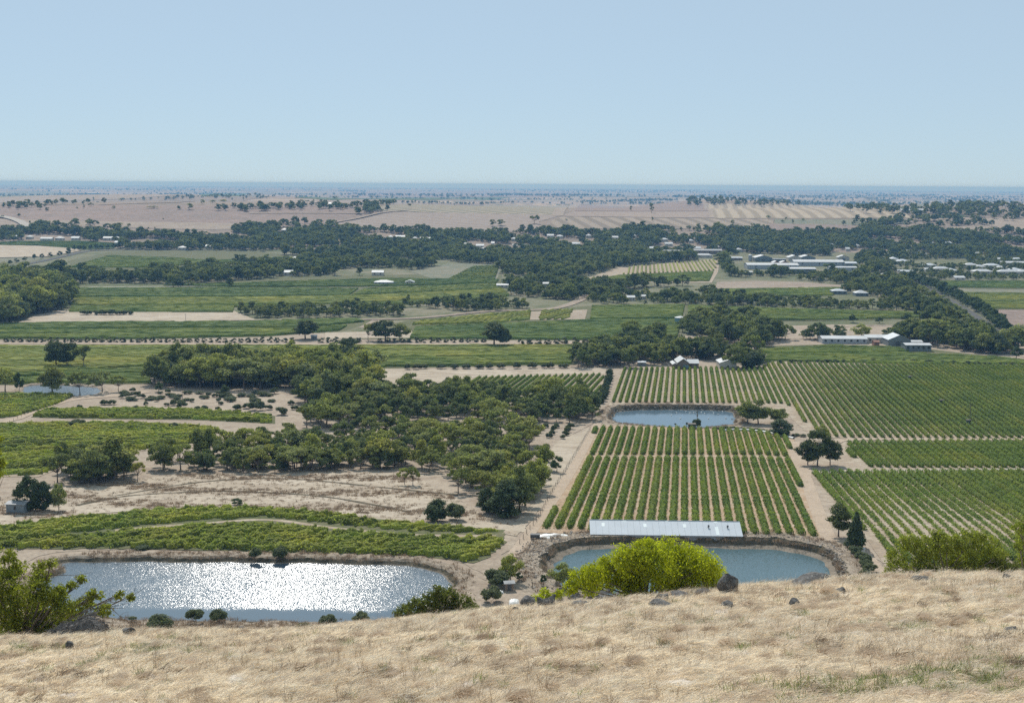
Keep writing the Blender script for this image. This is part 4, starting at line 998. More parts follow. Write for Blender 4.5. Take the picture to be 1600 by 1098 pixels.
# the long grey shed on the pond bank
def long_shed():
    a = at(924, 838, 262); b = at(1160, 841, 262)
    c = (a + b) / 2; L = (b - a).length; rz = math.atan2(b.y - a.y, b.x - a.x)
    z = min(a.z, b.z); D = 9.5; ev = .75; ri = 2.3
    o = empty('long_shed', (c.x, c.y + D / 2, z), 'long low shed with pale grey metal roof on the pond bank', 'shed', None, rz)
    g = Geo(); x, y = L / 2, D / 2
    g.add([(-x, -y, -1), (x, -y, -1), (x, y, -1), (-x, y, -1), (-x, -y, ev), (x, -y, ev), (x, y, ev), (-x, y, ev), (-x, y - 3.2, ev + ri - .06), (x, y - 3.2, ev + ri - .06)], [(0, 1, 5, 4), (2, 3, 7, 6), (1, 2, 6, 5), (3, 0, 4, 7)], [(5, 6, 9), (7, 4, 8)])
    ob('wall', g.mesh('wall', [M['wallz']]), o)
    ry = y - 3.2; X = x + .25; Y = y + .3
    q = Geo(); q.tube([(-X, ry, ev + ri + .05), (X, ry, ev + ri + .05)], [.12, .12], 5); rf = ob('roof', q.mesh('roof', [M['shedroof']]), o)
    n = 24
    for i in range(n):
        r = Geo(); x0 = -X + 2 * X * i / n + .012; x1 = -X + 2 * X * (i + 1) / n - .012; zz = .006 * (i % 3)
        r.add([(x0, -Y, ev - .02 + zz), (x1, -Y, ev - .02 + zz), (x1, ry, ev + ri + zz), (x0, ry, ev + ri + zz), (x1, Y, ev + zz), (x0, Y, ev + zz), (x0, -Y, ev - .1), (x1, -Y, ev - .1)], [(0, 1, 2, 3), (3, 2, 4, 5), (6, 7, 1, 0)])
        ob('roof_panel', r.mesh('roof_panel', [M['shedroof']]), rf)
    sl = (ri) / (ry + Y)
    def on_roof(u, v0, v1, wd, nm, mt, up=.05):
        s = Geo(); xx = -x + u * L; y0 = -Y + v0 * (ry + Y); y1 = -Y + v1 * (ry + Y)
        z0 = ev - .02 + (y0 + Y) * sl + up; z1 = ev - .02 + (y1 + Y) * sl + up
        s.add([(xx - wd, y0, z0), (xx + wd, y0, z0), (xx + wd, y1, z1), (xx - wd, y1, z1), (xx - wd, y0, z0 - .1), (xx + wd, y0, z0 - .1), (xx + wd, y1, z1 - .1), (xx - wd, y1, z1 - .1)], [(0, 1, 2, 3), (4, 5, 1, 0), (5, 6, 2, 1), (7, 4, 0, 3)])
        ob(nm, s.mesh(nm, [M[mt]]), rf)
    on_roof(.085, .55, .8, .42, 'skylight', 'skyl'); on_roof(.365, .53, .78, .42, 'skylight', 'skyl'); on_roof(.63, .54, .79, .42, 'skylight', 'skyl')
    on_roof(.842, .05, .62, .45, 'skylight', 'skyl'); on_roof(.842, .88, .98, .5, 'skylight', 'skyl'); on_roof(.23, .93, .99, .5, 'skylight', 'skyl'); on_roof(.515, .93, .99, .4, 'skylight', 'skyl')
    for u in (.788, .915):
        s = Geo(); xx = -x + u * L; yy = -Y + .55 * (ry + Y); z0 = ev + (yy + Y) * sl
        s.tube([(xx, yy, z0 - .1), (xx, yy, z0 + .55)], [.12, .12], 6); s.tube([(xx, yy, z0 + .5), (xx, yy, z0 + .72)], [.34, .22], 8); s.tube([(xx - .3, yy, z0 + .2), (xx + .3, yy, z0 + .35)], [.07, .07], 5)
        ob('roof_vent', s.mesh('roof_vent', [M['door']]), rf)
M['shedroof'] = plain('pale_grey_shed_roof', (.50, .54, .58), .75, 0, .05, .35)
long_shed()

# two farm buildings behind the great vine block
p = at(1068, 577); s_ = p.y * 1.01 / 2000
hb = building('farm_house', p + Vector((0, 9, 0)), 17.5 * s_, 15, 3.8, 2.5, 'dark farm building with white gable roof and blue door behind the vines', 'barn', 'roofw', 'wallb', 0, 'y', windows=0, door=(1.5, 3.2, 2.4, 'blue'))
building('farm_wing', p + Vector((17.5 * s_, 10, 0)), 16.5 * s_, 9, 3.0, 1.9, 'white roofed wing against the dark farm building', 'shed', 'roofw', 'wallb', 0, 'x', windows=2)
building('lean_to', p + Vector((-12.5 * s_, 9, 0)), 7 * s_, 12, 2.6, .8, 'low white lean-to left of the dark farm building', 'shed', 'roofw', 'wallb', 0, 'y', windows=0)
p = at(1138, 577)
building('white_barn', p + Vector((0, 8, 0)), 26 * s_, 14, 3.8, 1.8, 'pale gable barn behind the vines near dark trees', 'barn', 'roofw', 'wallc', 0, 'y', windows=0, door=(0, 1.3, 2.3))
bp('tin_shed', 1003, 572, 12, 5, 2.4, .6, 'low grey tin shed under the trees left of the farm building', 'shed', roof='roofz', wall='wallg', windows=1)
# small hut at left
M['tinblue'] = plain('grey_blue_tin', (.20, .235, .255), .6, 0, .15, .8, (4, 4, .3))
p = at(25, 802)
building('tin_hut', p + Vector((0, 2, 0)), metres(29, p.y), 4.5, 2.9, .35, 'small grey blue tin hut under the dark pines at left', 'hut', 'roofg', 'tinblue', R(-4), 'x', windows=1)
# buildings round the homestead at mid right
p = at(1063, 505)
o_ = empty('water_tank', p, 'blue green round tank with pale cone roof among homestead trees', 'tank')
g = Geo(); rt = metres(9, p.y); g.tube([(0, 0, -.3), (0, 0, 4.8)], [rt, rt], 20); ob('tank_wall', g.mesh('tank_wall', [M['blue']]), o_)
g = Geo(); g.tube([(0, 0, 4.8), (0, 0, 6.0)], [rt * 1.03, .1], 20); ob('tank_roof', g.mesh('tank_roof', [M['roofw']]), o_)
g = Geo(); g.tube([(rt * .8, -rt * .7, 0), (rt * .8, -rt * .7, 4.6)], [.12, .12], 5); ob('pipe', g.mesh('pipe', [M['wallz']]), o_)
bp('long_greenhouse', 1320, 537, 70, 14, 3.6, 1.4, 'long white roofed metal shed beside the mid right trees', 'shed', roof='roofw', wall='wallz', windows=7)
bp('packing_shed', 1376, 536, 44, 14, 4.0, 1.4, 'white roofed metal shed joined past two dark bushes', 'shed', roof='roofw', wall='wallc', windows=4)
bp('green_barn', 1405, 541, 34, 16, 4.6, 3.4, 'grey green gable barn at the end of the metal sheds', 'barn', roof='roofz', wall='wallg', gable='y', windows=0, door=(0, 5, 3.4))
bp('pump_shed', 1433, 542, 17, 8, 3.6, .8, 'little white topped shed right of the grey green barn', 'shed', roof='roofw', wall='wallc', windows=2)
bp('machine_shed', 1435, 549, 40, 11, 4.4, .8, 'open dark machine shed with white roof in front of the barn', 'shed', roof='roofw', wall='wallg', windows=5)
bp('orchard_house', 1312, 460, 22, 12, 3.6, 2.0, 'grey roofed house at the corner of a small vineyard', 'house', roof='roofz', wall='wallg', hip=True)
bp('orchard_house', 1347, 463, 20, 12, 3.4, 2.6, 'pale hip roofed house beside the mid right treeline', 'house', roof='roofw', wall='wallg', hip=True)
bp('red_shed', 1370, 541, 8, 6, 3.0, 1.0, 'small rusty red shed beside the grey green barn', 'shed', roof='roofr', wall='roofr', windows=1)
bp('white_house', 599, 446, 29, 14, 3.6, 2.0, 'long white roofed house at the top of the mid vineyard', 'house', roof='roofw', wall='wallz', hip=True, windows=5)
bp('cottage', 640, 445, 14, 9, 3.2, 2.0, 'small grey cottage half hidden by trees right of white house', 'house', roof='roofz', wall='wallc', gable='y', windows=2)
bp('cottage', 785, 450, 18, 9, 3.2, 1.2, 'low white cottage at the right end of the mid vineyard', 'house', roof='roofw', wall='wallc')
bp('cottage', 986, 470, 12, 8, 3.4, 1.6, 'white cottage roof showing in the dark treeline', 'house', roof='roofw', wall='wallc')
bp('cottage', 1005, 468, 8, 7, 3.2, 1.4, 'tiny white roof right of the cottage in the treeline', 'house', roof='roofw', wall='wallc')
bp('cottage', 853, 448, 9, 8, 3.4, 1.4, 'small white roof in the woods above the straw lane', 'house', roof='roofw', wall='wallc')
bp('shed', 490, 531, 8, 5, 2.8, .6, 'tiny grey shed beside the round tree and the olive row', 'shed', roof='roofz', wall='wallg', windows=1)

# winery sheds before the town
WIN = [(1208, 421, 80, 26, 6, 2.0, 'x', 'wide white roofed winery shed, front left of the winery', 'roofw', 'wallz'),
       (1246, 428, 58, 20, 6.5, 1.5, 'x', 'white edged grey winery store in front of the others', 'roofw', 'wallg'),
       (1193, 409, 26, 24, 6, 3.6, 'y', 'dark gable winery hall with white roof, left of winery', 'roofw', 'wallg'),
       (1242, 408, 20, 20, 5.5, 3.2, 'y', 'pale fronted gable hall in the middle of the winery', 'roofw', 'wallc'),
       (1262, 408, 24, 22, 5.5, 3.2, 'y', 'dark fronted gable hall beside the pale fronted one', 'roofw', 'wallg'),
       (1280, 416, 78, 24, 6, 2.6, 'x', 'longest white roofed winery shed at right', 'roofw', 'wallz'),
       (1318, 425, 42, 16, 6, 1.0, 'x', 'white roofed winery store at the right front', 'roofw', 'wallz'),
       (1213, 416, 11, 14, 5, 2.4, 'y', 'red walled gable hall, left of the red pair', 'roofw', 'roofr'),
       (1226, 416, 13, 14, 5, 2.4, 'y', 'red walled gable hall, right of the red pair', 'roofw', 'roofr'),
       (1218, 410, 20, 14, 5, .5, 'x', 'flat grey roofed store between the winery halls', 'roofg', 'wallg'),
       (1318, 407, 18, 12, 5, 3.0, 'y', 'stepped white roof behind the long winery shed', 'roofw', 'wallc'),
       (1330, 417, 18, 16, 5, 2.0, 'x', 'low grey roofed annex at the right end of the winery', 'roofz', 'wallg'),
       (1150, 407, 20, 12, 4, 1.2, 'x', 'low pale roof left of the winery silo', 'roofz', 'wallb'),
       (1170, 430, 12, 10, 4, 1.0, 'x', 'small white roof under trees in front of the winery', 'roofw', 'wallc')]
for (px, py, w, d, e, r_, gx, lb, rf, wa) in WIN:
    bp('winery_shed', px, py, w, d, e, r_, lb, 'winery shed', roof=rf, wall=wa, gable=gx, windows=3 if gx == 'x' else 0, door=(0, 4, 3.4) if gx == 'y' else None)
p = at(1172, 408); o_ = empty('silo', p, 'grey round silo at the left end of the winery', 'silo')
g = Geo(); g.tube([(0, 0, -.3), (0, 0, 9)], [2.6, 2.6], 14); ob('silo_wall', g.mesh('silo_wall', [M['wallz']]), o_)
g = Geo(); g.tube([(0, 0, 9), (0, 0, 10.4)], [2.8, .2], 14); ob('silo_roof', g.mesh('silo_roof', [M['roofw']]), o_)
g = Geo(); g.box(-1.6, 1.6, -2.9, -2.4, 0, .4); g.tube([(1.2, -2.7, 0), (1.2, -2.7, 9)], [.12, .12], 5); ob('ladder', g.mesh('ladder', [M['door']]), o_)

# the town at right
TOWN = [(1372, 407, 9, 0), (1412, 412, 20, 1), (1398, 408, 12, 1), (1455, 418, 18, 1), (1472, 424, 24, 1), (1488, 427, 18, 1), (1450, 425, 9, 0), (1418, 429, 20, 0), (1430, 437, 22, 0),
        (1408, 428, 8, 0), (1500, 438, 16, 0), (1518, 418, 20, 1), (1532, 421, 16, 1), (1537, 428, 30, 1), (1552, 419, 24, 1), (1566, 423, 18, 1), (1578, 429, 34, 1), (1589, 426, 18, 1), (1575, 414, 20, 0),
        (1590, 414, 26, 0), (1560, 408, 10, 0), (1388, 434, 16, 1), (1400, 439, 14, 1), (1600, 429, 20, 1), (1452, 383, 12, 0), (1480, 383, 14, 0), (1528, 399, 12, 0), (1414, 396, 16, 0), (1432, 395, 10, 0), (1587, 408, 14, 0), (1444, 400, 8, 0), (1425, 382, 8, 0)]
tl = ['low white roofed', 'wide white hip roofed', 'pale grey roofed', 'bright white roofed', 'small cream walled', 'long grey roofed']
for i, (px, py, w, hip) in enumerate(sorted(TOWN)):
    bp('town_house', px, py, w, 12 + (i % 3) * 2, 3.3 + .4 * (i % 2), 1.8 + .8 * hip, f'{tl[(i * 5 + hip) % 6]} town house, {ordinal(i + 1)} from the left right of the avenue head', 'house', group='town houses at right', roof='roofz' if (i * 5 + hip) % 6 in (2, 5) else 'roofw', wall='wallc', hip=bool(hip), windows=2)
# white roofs scattered through the far wood
SCAT = [(445, 363, 12), (626, 374, 16), (648, 376, 7), (664, 377, 16), (610, 374, 8), (728, 386, 14), (750, 388, 12), (755, 393, 9), (770, 384, 5), (284, 391, 12), (325, 389, 8), (22, 374, 8), (45, 374, 9), (72, 377, 18), (92, 376, 12),
        (117, 376, 12), (141, 373, 8), (168, 376, 14), (181, 376, 12), (186, 383, 14), (803, 377, 8), (860, 372, 10), (875, 373, 10), (920, 372, 8), (960, 375, 12), (1038, 378, 12), (1080, 380, 8), (1045, 385, 12), (1090, 392, 10), (1155, 394, 10), (1020, 392, 10), (1100, 403, 26), (1120, 390, 7),
        (822, 388, 14), (805, 388, 8), (900, 385, 12), (990, 372, 8), (1298, 386, 9), (1340, 388, 8), (1325, 393, 6), (1270, 385, 10), (460, 408, 11), (590, 431, 18), (450, 431, 14)]
for i, (px, py, w) in enumerate(sorted(SCAT)):
    bp('wood_house', px, py, w, 11, 4.2, 2.4, f'white roofed house in the far wood, {ordinal(i + 1)} from the left', 'house', group='white roofed houses in the far wood', roof='roofw' if i % 4 else 'roofz', wall='wallc', hip=bool(i % 2), windows=2)
bp('long_hall', 1050, 399, 34, 18, 5.5, 2.5, 'long dark brick hall in the wood before the winery', 'hall', roof='roofg', wall='wallb', windows=6)
bp('long_hall', 1105, 397, 46, 16, 5.5, 2.0, 'second dark roofed hall right of the long brick hall', 'hall', roof='roofg', wall='wallb', windows=6)
# far farm sheds on the rises
FAR = [(146, 302.5, 18, 'bright white shed roof on the far left rise'), (143, 294.5, 26, 'thin white roofs on the far left skyline'), (652, 296, 24, 'long white shed near the horizon'), (632, 296, 5, 'small white shed left of the long horizon shed'),
       (516, 323, 6, 'small white shed among straw field trees'), (1057, 308.5, 6, 'white tower house on the wooded rise'), (1415, 333, 14, 'pale long shed at the end of the bright straw field'), (1437, 333, 20, 'second pale long shed beside green field at right'), (1461, 333, 8, 'small pale shed right of the two long sheds'), (335, 295, 16, 'row of pale roofs on far left plain'), (792, 300, 10, 'tiny white shed on the middle horizon')]
for px, py, w, lb in FAR:
    bp('far_shed', px, py, w, 16, 6, 3, lb, 'shed', roof='roofw', wall='wallc', windows=3)
# ------------------------------------------------------------------ trees
# single trees the photograph shows apart: (kind, x, foot y, height px, width px or None, label)
T = [
 ('spread', 215, 752, 37, 30, 'small round headed gum with thin leaning trunk at the paddock edge'),
 ('gum', 255, 735, 44, 40, 'airy spreading gum at the left end of the woodland edge'),
 ('dark', 45, 798, 60, 40, 'dark pine behind the tin hut, left of the pair'),
 ('dark', 68, 797, 48, 38, 'dark pine beside the tin hut, right of the pair'),
 ('gum', 92, 797, 50, 26, 'thin leaning gum with bare trunk right of the dark pines'),
 ('round', 371, 789, 12, 22, 'tiny dark round bush tree alone in the paddock'),
 ('dark', 683, 815, 38, 42, 'dark round tree at the paddock foot above the vineyard'),
 ('shrub', 713, 812, 30, 32, 'yellowish bushy tree beside the dark round tree'),
 ('spread', 632, 757, 32, 26, 'small gum with forked trunk leaning over the paddock'),
 ('spread', 645, 758, 36, 30, 'umbrella topped gum beside the forked one in the paddock'),
 ('spread', 716, 770, 45, 52, 'wide umbrella crowned gum standing alone before the wood'),
 ('dark', 765, 801, 45, 36, 'dark low branched tree at the bottom corner of the wood'),
 ('dark', 790, 808, 62, 62, 'large dark tree at the bottom corner of the wood'),
 ('gum', 812, 800, 75, 55, 'big dark gum behind the bottom corner trees'),
 ('gum', 838, 770, 62, 45, 'spreading gum at the right corner of the wood by the track'),
 ('spread', 768, 755, 42, 40, 'gum with golden green cap at the right of the paddock'),
 ('round', 870, 738, 28, 22, 'small dark round tree alone beside the track fence'),
 ('darkgum', 1277, 728, 62, 46, 'tall gum in the clump between the ruled vine blocks'),
 ('darkgum', 1262, 727, 42, 34, 'left hand gum of the clump between the ruled vine blocks'),
 ('darkgum', 1297, 727, 44, 34, 'right hand gum of the clump between the ruled vine blocks'),
 ('gum', 1285, 690, 28, 24, 'smaller brownish gum just behind the clump by the track'),
 ('darkgum', 1310, 838, 58, 46, 'dark spreading gum beside the reddish track'),
 ('cone', 1337, 856, 62, 34, 'dark cone shaped conifer beside the reddish track'),
 ('gum', 1168, 661, 36, 42, 'many stemmed gum on the bank right of the pale pond'),
 ('gum', 1185, 662, 38, 42, 'leafy gum on the bank beside the many stemmed one'),
 ('gum', 1215, 660, 26, 36, 'dark dense gum right of the pale pond'),
 ('dark', 1222, 680, 26, 42, 'low dark tree below the gums right of the pale pond'),
 ('shrub', 1088, 668, 16, 14, 'green bush beside the pump box on the pale pond'),
 ('darkgum', 88, 574, 46, 40, 'tall dark gum at left in front of the long vineyard'),
 ('darkgum', 105, 574, 42, 36, 'dark gum in the middle of the trio at left'),
 ('spread', 131, 575, 42, 34, 'thin airy gum at the right of the trio at left'),
 ('gum', 82, 616, 46, 44, 'pale grey green gum on the left shore of the small pond'),
 ('spread', 125, 616, 40, 42, 'wide crowned gum in front of the small pond'),
 ('spread', 160, 613, 38, 44, 'olive topped gum at the right shore of the small pond'),
 ('spread', 185, 611, 30, 30, 'low gum at the dry bank right of the small pond'),
 ('gum', 8, 612, 40, 36, 'dark gum at the left edge beside the small pond'),
 ('round', 30, 613, 32, 18, 'narrow dark tree by the left corner of the small pond'),
 ('round', 248, 612, 16, 16, 'small round yellowish tree in the dry scrub'),
 ('round', 352, 616, 16, 17, 'small grey round tree in the dry scrub'),
 ('round', 429, 615, 11, 17, 'neat green bush tree at the edge of the wood'),
 ('darkgum', 545, 562, 34, 44, 'round crowned tree in front of the long vineyard'),
 ('darkgum', 477, 530, 32, 44, 'round tree with short trunk standing on the olive row'),
 ('spread', 575, 532, 30, 26, 'left part of the wide tree group on the olive row'),
 ('darkgum', 602, 533, 35, 44, 'middle of the wide tree group on the olive row'),
 ('gum', 625, 532, 30, 34, 'right part of the wide tree group on the olive row'),
 ('darkgum', 772, 540, 40, 50, 'big round tree standing on the track right of the olive row'),
 ('shrub', 788, 541, 30, 26, 'bushy tree leaning on the big round tree by the track'),
 ('gum', 988, 528, 32, 32, 'tall gum at the left rear of the homestead trees'),
 ('spread', 1180, 562, 46, 34, 'airy gum with pale trunk behind the right hand barn'),
 ('tall', 104, 486, 16, 8, 'thin columnar poplar beside the left woodland'),
 ('round', 1333, 504, 14, 17, 'round dark tree beyond the narrow pond, leftmost of three'),
 ('round', 1374, 505, 10, 14, 'small round dark tree beyond the narrow pond, middle of three'),
 ('round', 1416, 503, 14, 18, 'round dark tree beyond the narrow pond, rightmost of three'),
 ('gum', 1345, 529, 26, 28, 'airy gum in front of the narrow pale pond'),
 ('cone', 1434, 493, 20, 13, 'left dark cypress beside the road house'),
 ('cone', 1444, 493, 18, 12, 'right dark cypress beside the road house'),
 ('round', 1588, 560, 18, 22, 'small round tree at the right edge beside the verge'),
 ('gum', 1590, 545, 42, 46, 'large gum at the right edge beyond the verge'),
 ('dark', 1560, 552, 30, 40, 'dark dense tree before the end of the avenue'),
 ('round', 732, 470, 14, 12, 'single dark tree in the right part of the mid vineyard'),
 ('tall', 638, 475, 16, 8, 'small dark pointed tree on the lower edge of the mid vineyard'),
 ('cone', 1327, 455, 11, 6, 'small dark conifer by the orchard houses'),
 ('dark', 1100, 560, 26, 30, 'dark tree between the farm wing and the pale barn'),
 ('gum', 1122, 555, 34, 34, 'leafy gum behind the left side of the pale barn'),
 ('gum', 1150, 575, 34, 40, 'dark gum at the right side of the pale barn'),
 ('dark', 1172, 574, 26, 36, 'dense dark tree at the end of the barn row'),
 ('gum', 798, 908, 50, 34, 'dark slim gum by the fence between the two ponds'),
 ('shrub', 778, 915, 30, 44, 'green bush in the hollow between the two ponds'),
 ('shrub', 768, 940, 28, 34, 'low green bush behind the hillside crest between the ponds'),
 ('gum', 879, 918, 46, 40, 'thin grey shrub tree on the pond bank behind the yellow green bush'),
 ('round', 849, 912, 18, 12, 'tiny palm like sapling on the bare pond bank'),
 ('round', 811, 906, 14, 14, 'little dark round bush right of the slim gum'),
]
for k, n_, (kind, x, y, h, w, lab) in [(0, 0, t) for t in T]:
    nm = {'darkgum': 'gum_tree', 'gum': 'gum_tree', 'spread': 'gum_tree', 'tall': 'poplar_tree', 'round': 'small_tree', 'dark': 'dark_tree', 'cone': 'conifer', 'shrub': 'shrub'}[kind]
    tp(kind, nm, x, y, h, w, lab, 'shrub' if kind == 'shrub' else 'tree', ymin=262 if y < 900 else 250)

def row(kind, name, pts, n, h, w, phrase, group, cat='tree', jit=.6, skip=()):
    """n plants spaced along a line of photo points"""
    px = np.array(pts, float); d = np.concatenate([[0], np.cumsum(np.linalg.norm(np.diff(px, axis=0), axis=1))]); k = 0
    for i in range(n):
        s = d[-1] * (i + .5) / n; x = np.interp(s, d, px[:, 0]); y = np.interp(s, d, px[:, 1])
        if any(a <= x <= b for a, b in skip): continue
        k += 1
        f = h if not hasattr(h, '__len__') else np.interp(s / d[-1], [0, 1], h); wq = w if not hasattr(w, '__len__') else np.interp(s / d[-1], [0, 1], w)
        tp(kind, name, x + random.gauss(0, jit), y + random.gauss(0, .15), f * random.uniform(.82, 1.15), wq * random.uniform(.85, 1.15), f'{name.replace("_", " ")}, {ordinal(k)} from the left in {phrase}', cat, group)
row('olive', 'olive_tree', [(4, 534), (300, 534.5), (640, 535), (760, 534)], 66, 8.5, 10, 'the long row along the straw track', 'olive trees along the straw track', skip=[(462, 492), (560, 590)])
row('olive', 'olive_tree', [(806, 540), (860, 537), (950, 535)], 10, 10, 12, 'the short row right of the big round tree', 'olive trees right of the big round tree')
row('shrub', 'dark_bush', [(618, 577), (700, 576), (895, 575)], 14, 10, 15, 'the line below the long vineyard', 'dark bushes below the long vineyard', 'bush', 4)
row('shrub', 'hedge_shrub', [(1212, 567), (1400, 566), (1600, 572)], 34, 6, 11, 'the hedge behind the great vine block', 'hedge shrubs behind the great vine block', 'shrub', 3)
row('round', 'avenue_tree', [(1415, 437), (1445, 446), (1490, 466), (1530, 489), (1572, 521)], 36, (15, 24), (17, 25), 'the dark avenue running to the town', 'dark avenue trees')
row('gum', 'avenue_tree', [(1412, 443), (1440, 458), (1480, 482), (1515, 508)], 15, (12, 18), (15, 20), 'the near side of the avenue road', 'trees on the near side of the avenue road')
row('dark', 'cypress_hedge_tree', [(953, 585), (950, 600), (944, 618), (938, 632)], 12, (13, 15), (13, 15), 'the dark row dividing the ruled vine blocks', 'dark hedge trees dividing the vine blocks', jit=.5)
row('shrub', 'orchard_bush', [(806, 684), (819, 668)], 3, 9, 10, 'the leftmost orchard row by the wood', 'orchard bushes by the wood', 'bush', .4)
row('shrub', 'orchard_bush', [(816, 688), (835, 664)], 4, 9, 10, 'the second orchard row by the wood', 'orchard bushes by the wood', 'bush', .4)
row('shrub', 'orchard_bush', [(836, 683), (854, 666)], 4, 9, 11, 'the middle orchard row by the wood', 'orchard bushes by the wood', 'bush', .4)
row('shrub', 'orchard_bush', [(856, 687), (871, 666)], 4, 10, 11, 'the fourth orchard row by the wood', 'orchard bushes by the wood', 'bush', .4)
row('shrub', 'orchard_bush', [(877, 688), (893, 668)], 4, 10, 12, 'the last orchard row beside the track', 'orchard bushes by the wood', 'bush', .4)
row('round', 'roadside_tree', [(8, 415), (60, 404), (90, 401), (112, 397)], 8, 8, 9, 'the row along the left road', 'trees along the left road', jit=2)
row('round', 'roadside_tree', [(103, 394), (130, 391), (190, 388)], 10, 9, 9, 'the row past the bend of the left road', 'trees past the bend of the left road', jit=1)
row('shrub', 'field_bush', [(125, 492), (210, 492)], 9, 9, 13, 'the clump line in the straw paddock at left', 'bushes in the straw paddock at left', 'bush', 1.5, skip=[(152, 156)])
row('shrub', 'bank_shrub', [(1335, 862), (1350, 878), (1358, 895), (1352, 905)], 6, 14, 24, 'the green strip right of the pond bank', 'shrubs right of the pond bank', 'shrub', 2)
row('shrub', 'bank_shrub', [(1115, 671), (1140, 669), (1180, 673), (1230, 679), (1272, 685)], 13, 5, 12, 'the low hedge below the pale pond', 'low hedge shrubs below the pale pond', 'shrub', 1)
row('shrub', 'scrub_bush', [(110, 667), (125, 664)], 2, 12, 20, 'the dark pair behind the left vineyard', 'dark bushes behind the left vineyard', 'bush', 1)
# grey green scrub in the dry ground by the small pond
sc = [(163, 632, 9), (175, 632, 9), (192, 622, 8), (205, 626, 7), (222, 622, 8), (228, 632, 6), (245, 627, 7), (260, 634, 6), (284, 637, 14), (271, 633, 10), (320, 640, 8), (308, 640, 7), (340, 640, 6), (400, 641, 17), (385, 638, 10), (420, 640, 9), (440, 648, 14), (360, 628, 7), (345, 632, 6), (215, 618, 8), (300, 628, 7), (140, 670, 7), (272, 669, 10), (212, 640, 8), (125, 638, 7), (370, 640, 10), (460, 640, 8), (455, 632, 8)]
for i, (x, y, h) in enumerate(sorted(sc)):
    tp('shrub', 'scrub_bush', x, y, h, h * 1.5, f'grey green scrub bush, {ordinal(i + 1)} from the left in the dry scrub', 'bush', 'scrub bushes in the dry ground')
for i, x in enumerate(sorted(random.uniform(190, 470) for _ in range(46))):
    tp('shrub', 'scrub_bush', x, 612 + random.uniform(0, 14) + (x - 190) * .01, random.uniform(4, 8), random.uniform(9, 20), f'low grey scrub mound, {ordinal(i + 1)} from the left in the band behind the dry scrub', 'bush', 'low scrub mounds behind the dry scrub')
# bushes along the ponds
for (x, y, h, w, lb) in [(251, 987, 33, 43, 'largest grey green bush on the near shore of the large pond'), (305, 967, 21, 28, 'squarish bush on the near shore of the large pond'), (342, 968, 21, 29, 'round bush right of the squarish one on the near shore'), (473, 987, 20, 24, 'dark bush low on the near shore of the large pond'),
                         (512, 976, 21, 29, 'neat round bush at the near shore beside blue water'), (565, 976, 26, 31, 'airy bush at the near shore before the dark green bush'), (587, 977, 9, 10, 'tiny bush right of the airy bush on the near shore'),
                         (400, 873, 22, 22, 'left dark bush on the far bank of the large pond'), (437, 872, 23, 25, 'right dark bush on the far bank of the large pond'), (222, 858, 9, 26, 'low dark bush on the far bank below the vineyard'), (78, 853, 5, 15, 'small low bush at the left of the far pond bank'), (206, 965, 5, 14, 'tiny green tuft bush on the near shore at left')]:
    tp('shrub', 'pond_bush', x, y, h, w, lb, 'bush', 'bushes round the large pond', ymin=256, sink=.3)

# woods: many trees over an area; the largest in the picture become trees of their own, the rest one woodland
POOL = []
KP = {k: np.array([tuple(q) for q in v]) for k, v in KEEP.items()}
def wood(phrase, px, spacing, hm, kinds=('gum', 'gum', 'gum', 'spread', 'tall'), keep=True, clear=71.0):
    P = np.array([tuple(q) for q in gp(px)])
    x0, y0 = P.min(0); x1, y1 = P.max(0); n = int((x1 - x0) * (y1 - y0) / spacing ** 2)
    gx = np.arange(x0, x1, spacing); gy = np.arange(y0, y1, spacing * .87)
    X, Y = np.meshgrid(gx, gy); X = X + (np.arange(len(gy)) % 2)[:, None] * spacing / 2
    Q = np.column_stack([X.ravel(), Y.ravel()]) + rng.normal(0, spacing * .26, (X.size, 2))
    Q = Q[inpoly(Q, P)]
    if keep:
        for nm, k in KP.items():
            if not (clear < 40 and nm in ('town', 'winery')): Q = Q[~inpoly(Q, k)]
        for p, w, d in BUILDINGS:
            if p.y > 600:
                dx = np.abs(Q[:, 0] - p.x); dy = Q[:, 1] - p.y
                front = 16 + (clear - 16) * min(1, p.y / 2000)
                Q = Q[~((dx < w / 2 + 3) & (dy < d / 2 + 4) & (dy > -d / 2 - front))]
        for pd in PONDS: Q = Q[~inpoly(Q, pd['hole'])]
    for q in Q:
        if q[1] > 1050 and math.sin(q[0] * .021 + 1.3 * math.sin(q[1] * .011)) * math.sin(q[1] * .017 + 1.1 * math.sin(q[0] * .013)) > .38: continue
        h = random.uniform(*hm) * random.choice((.6, .8, .9, 1, 1, 1.08, 1.3))
        POOL.append((h * 2000 / q[1], phrase, q[0], q[1], h, random.choice(kinds)))

wood('the wood behind the dry scrub', [(240, 605), (240, 585), (300, 566), (420, 560), (500, 575), (585, 585), (590, 612), (520, 640), (480, 640), (465, 608), (330, 607)], 6.8, (10, 16))
wood('the middle wood', [(478, 672), (480, 645), (530, 600), (640, 612), (740, 618), (930, 632), (930, 658), (870, 664), (760, 658), (640, 662), (560, 668)], 9.0, (7.5, 12), ('gum', 'gum', 'spread', 'spread', 'gum'))
wood('the wood along the paddock', [(240, 728), (300, 715), (360, 700), (440, 688), (560, 680), (700, 676), (790, 680), (845, 700), (862, 740), (850, 782), (812, 806), (765, 800), (735, 770), (700, 748), (640, 730), (560, 730), (460, 735), (330, 737)], 9.0, (7, 10.5), ('gum', 'spread', 'spread', 'gum', 'spread'))
wood('the wood along the paddock', [(270, 732), (330, 728), (460, 726), (560, 722), (640, 722), (640, 733), (460, 738), (270, 738)], 6.0, (7, 9.5), ('spread', 'spread', 'gum'))
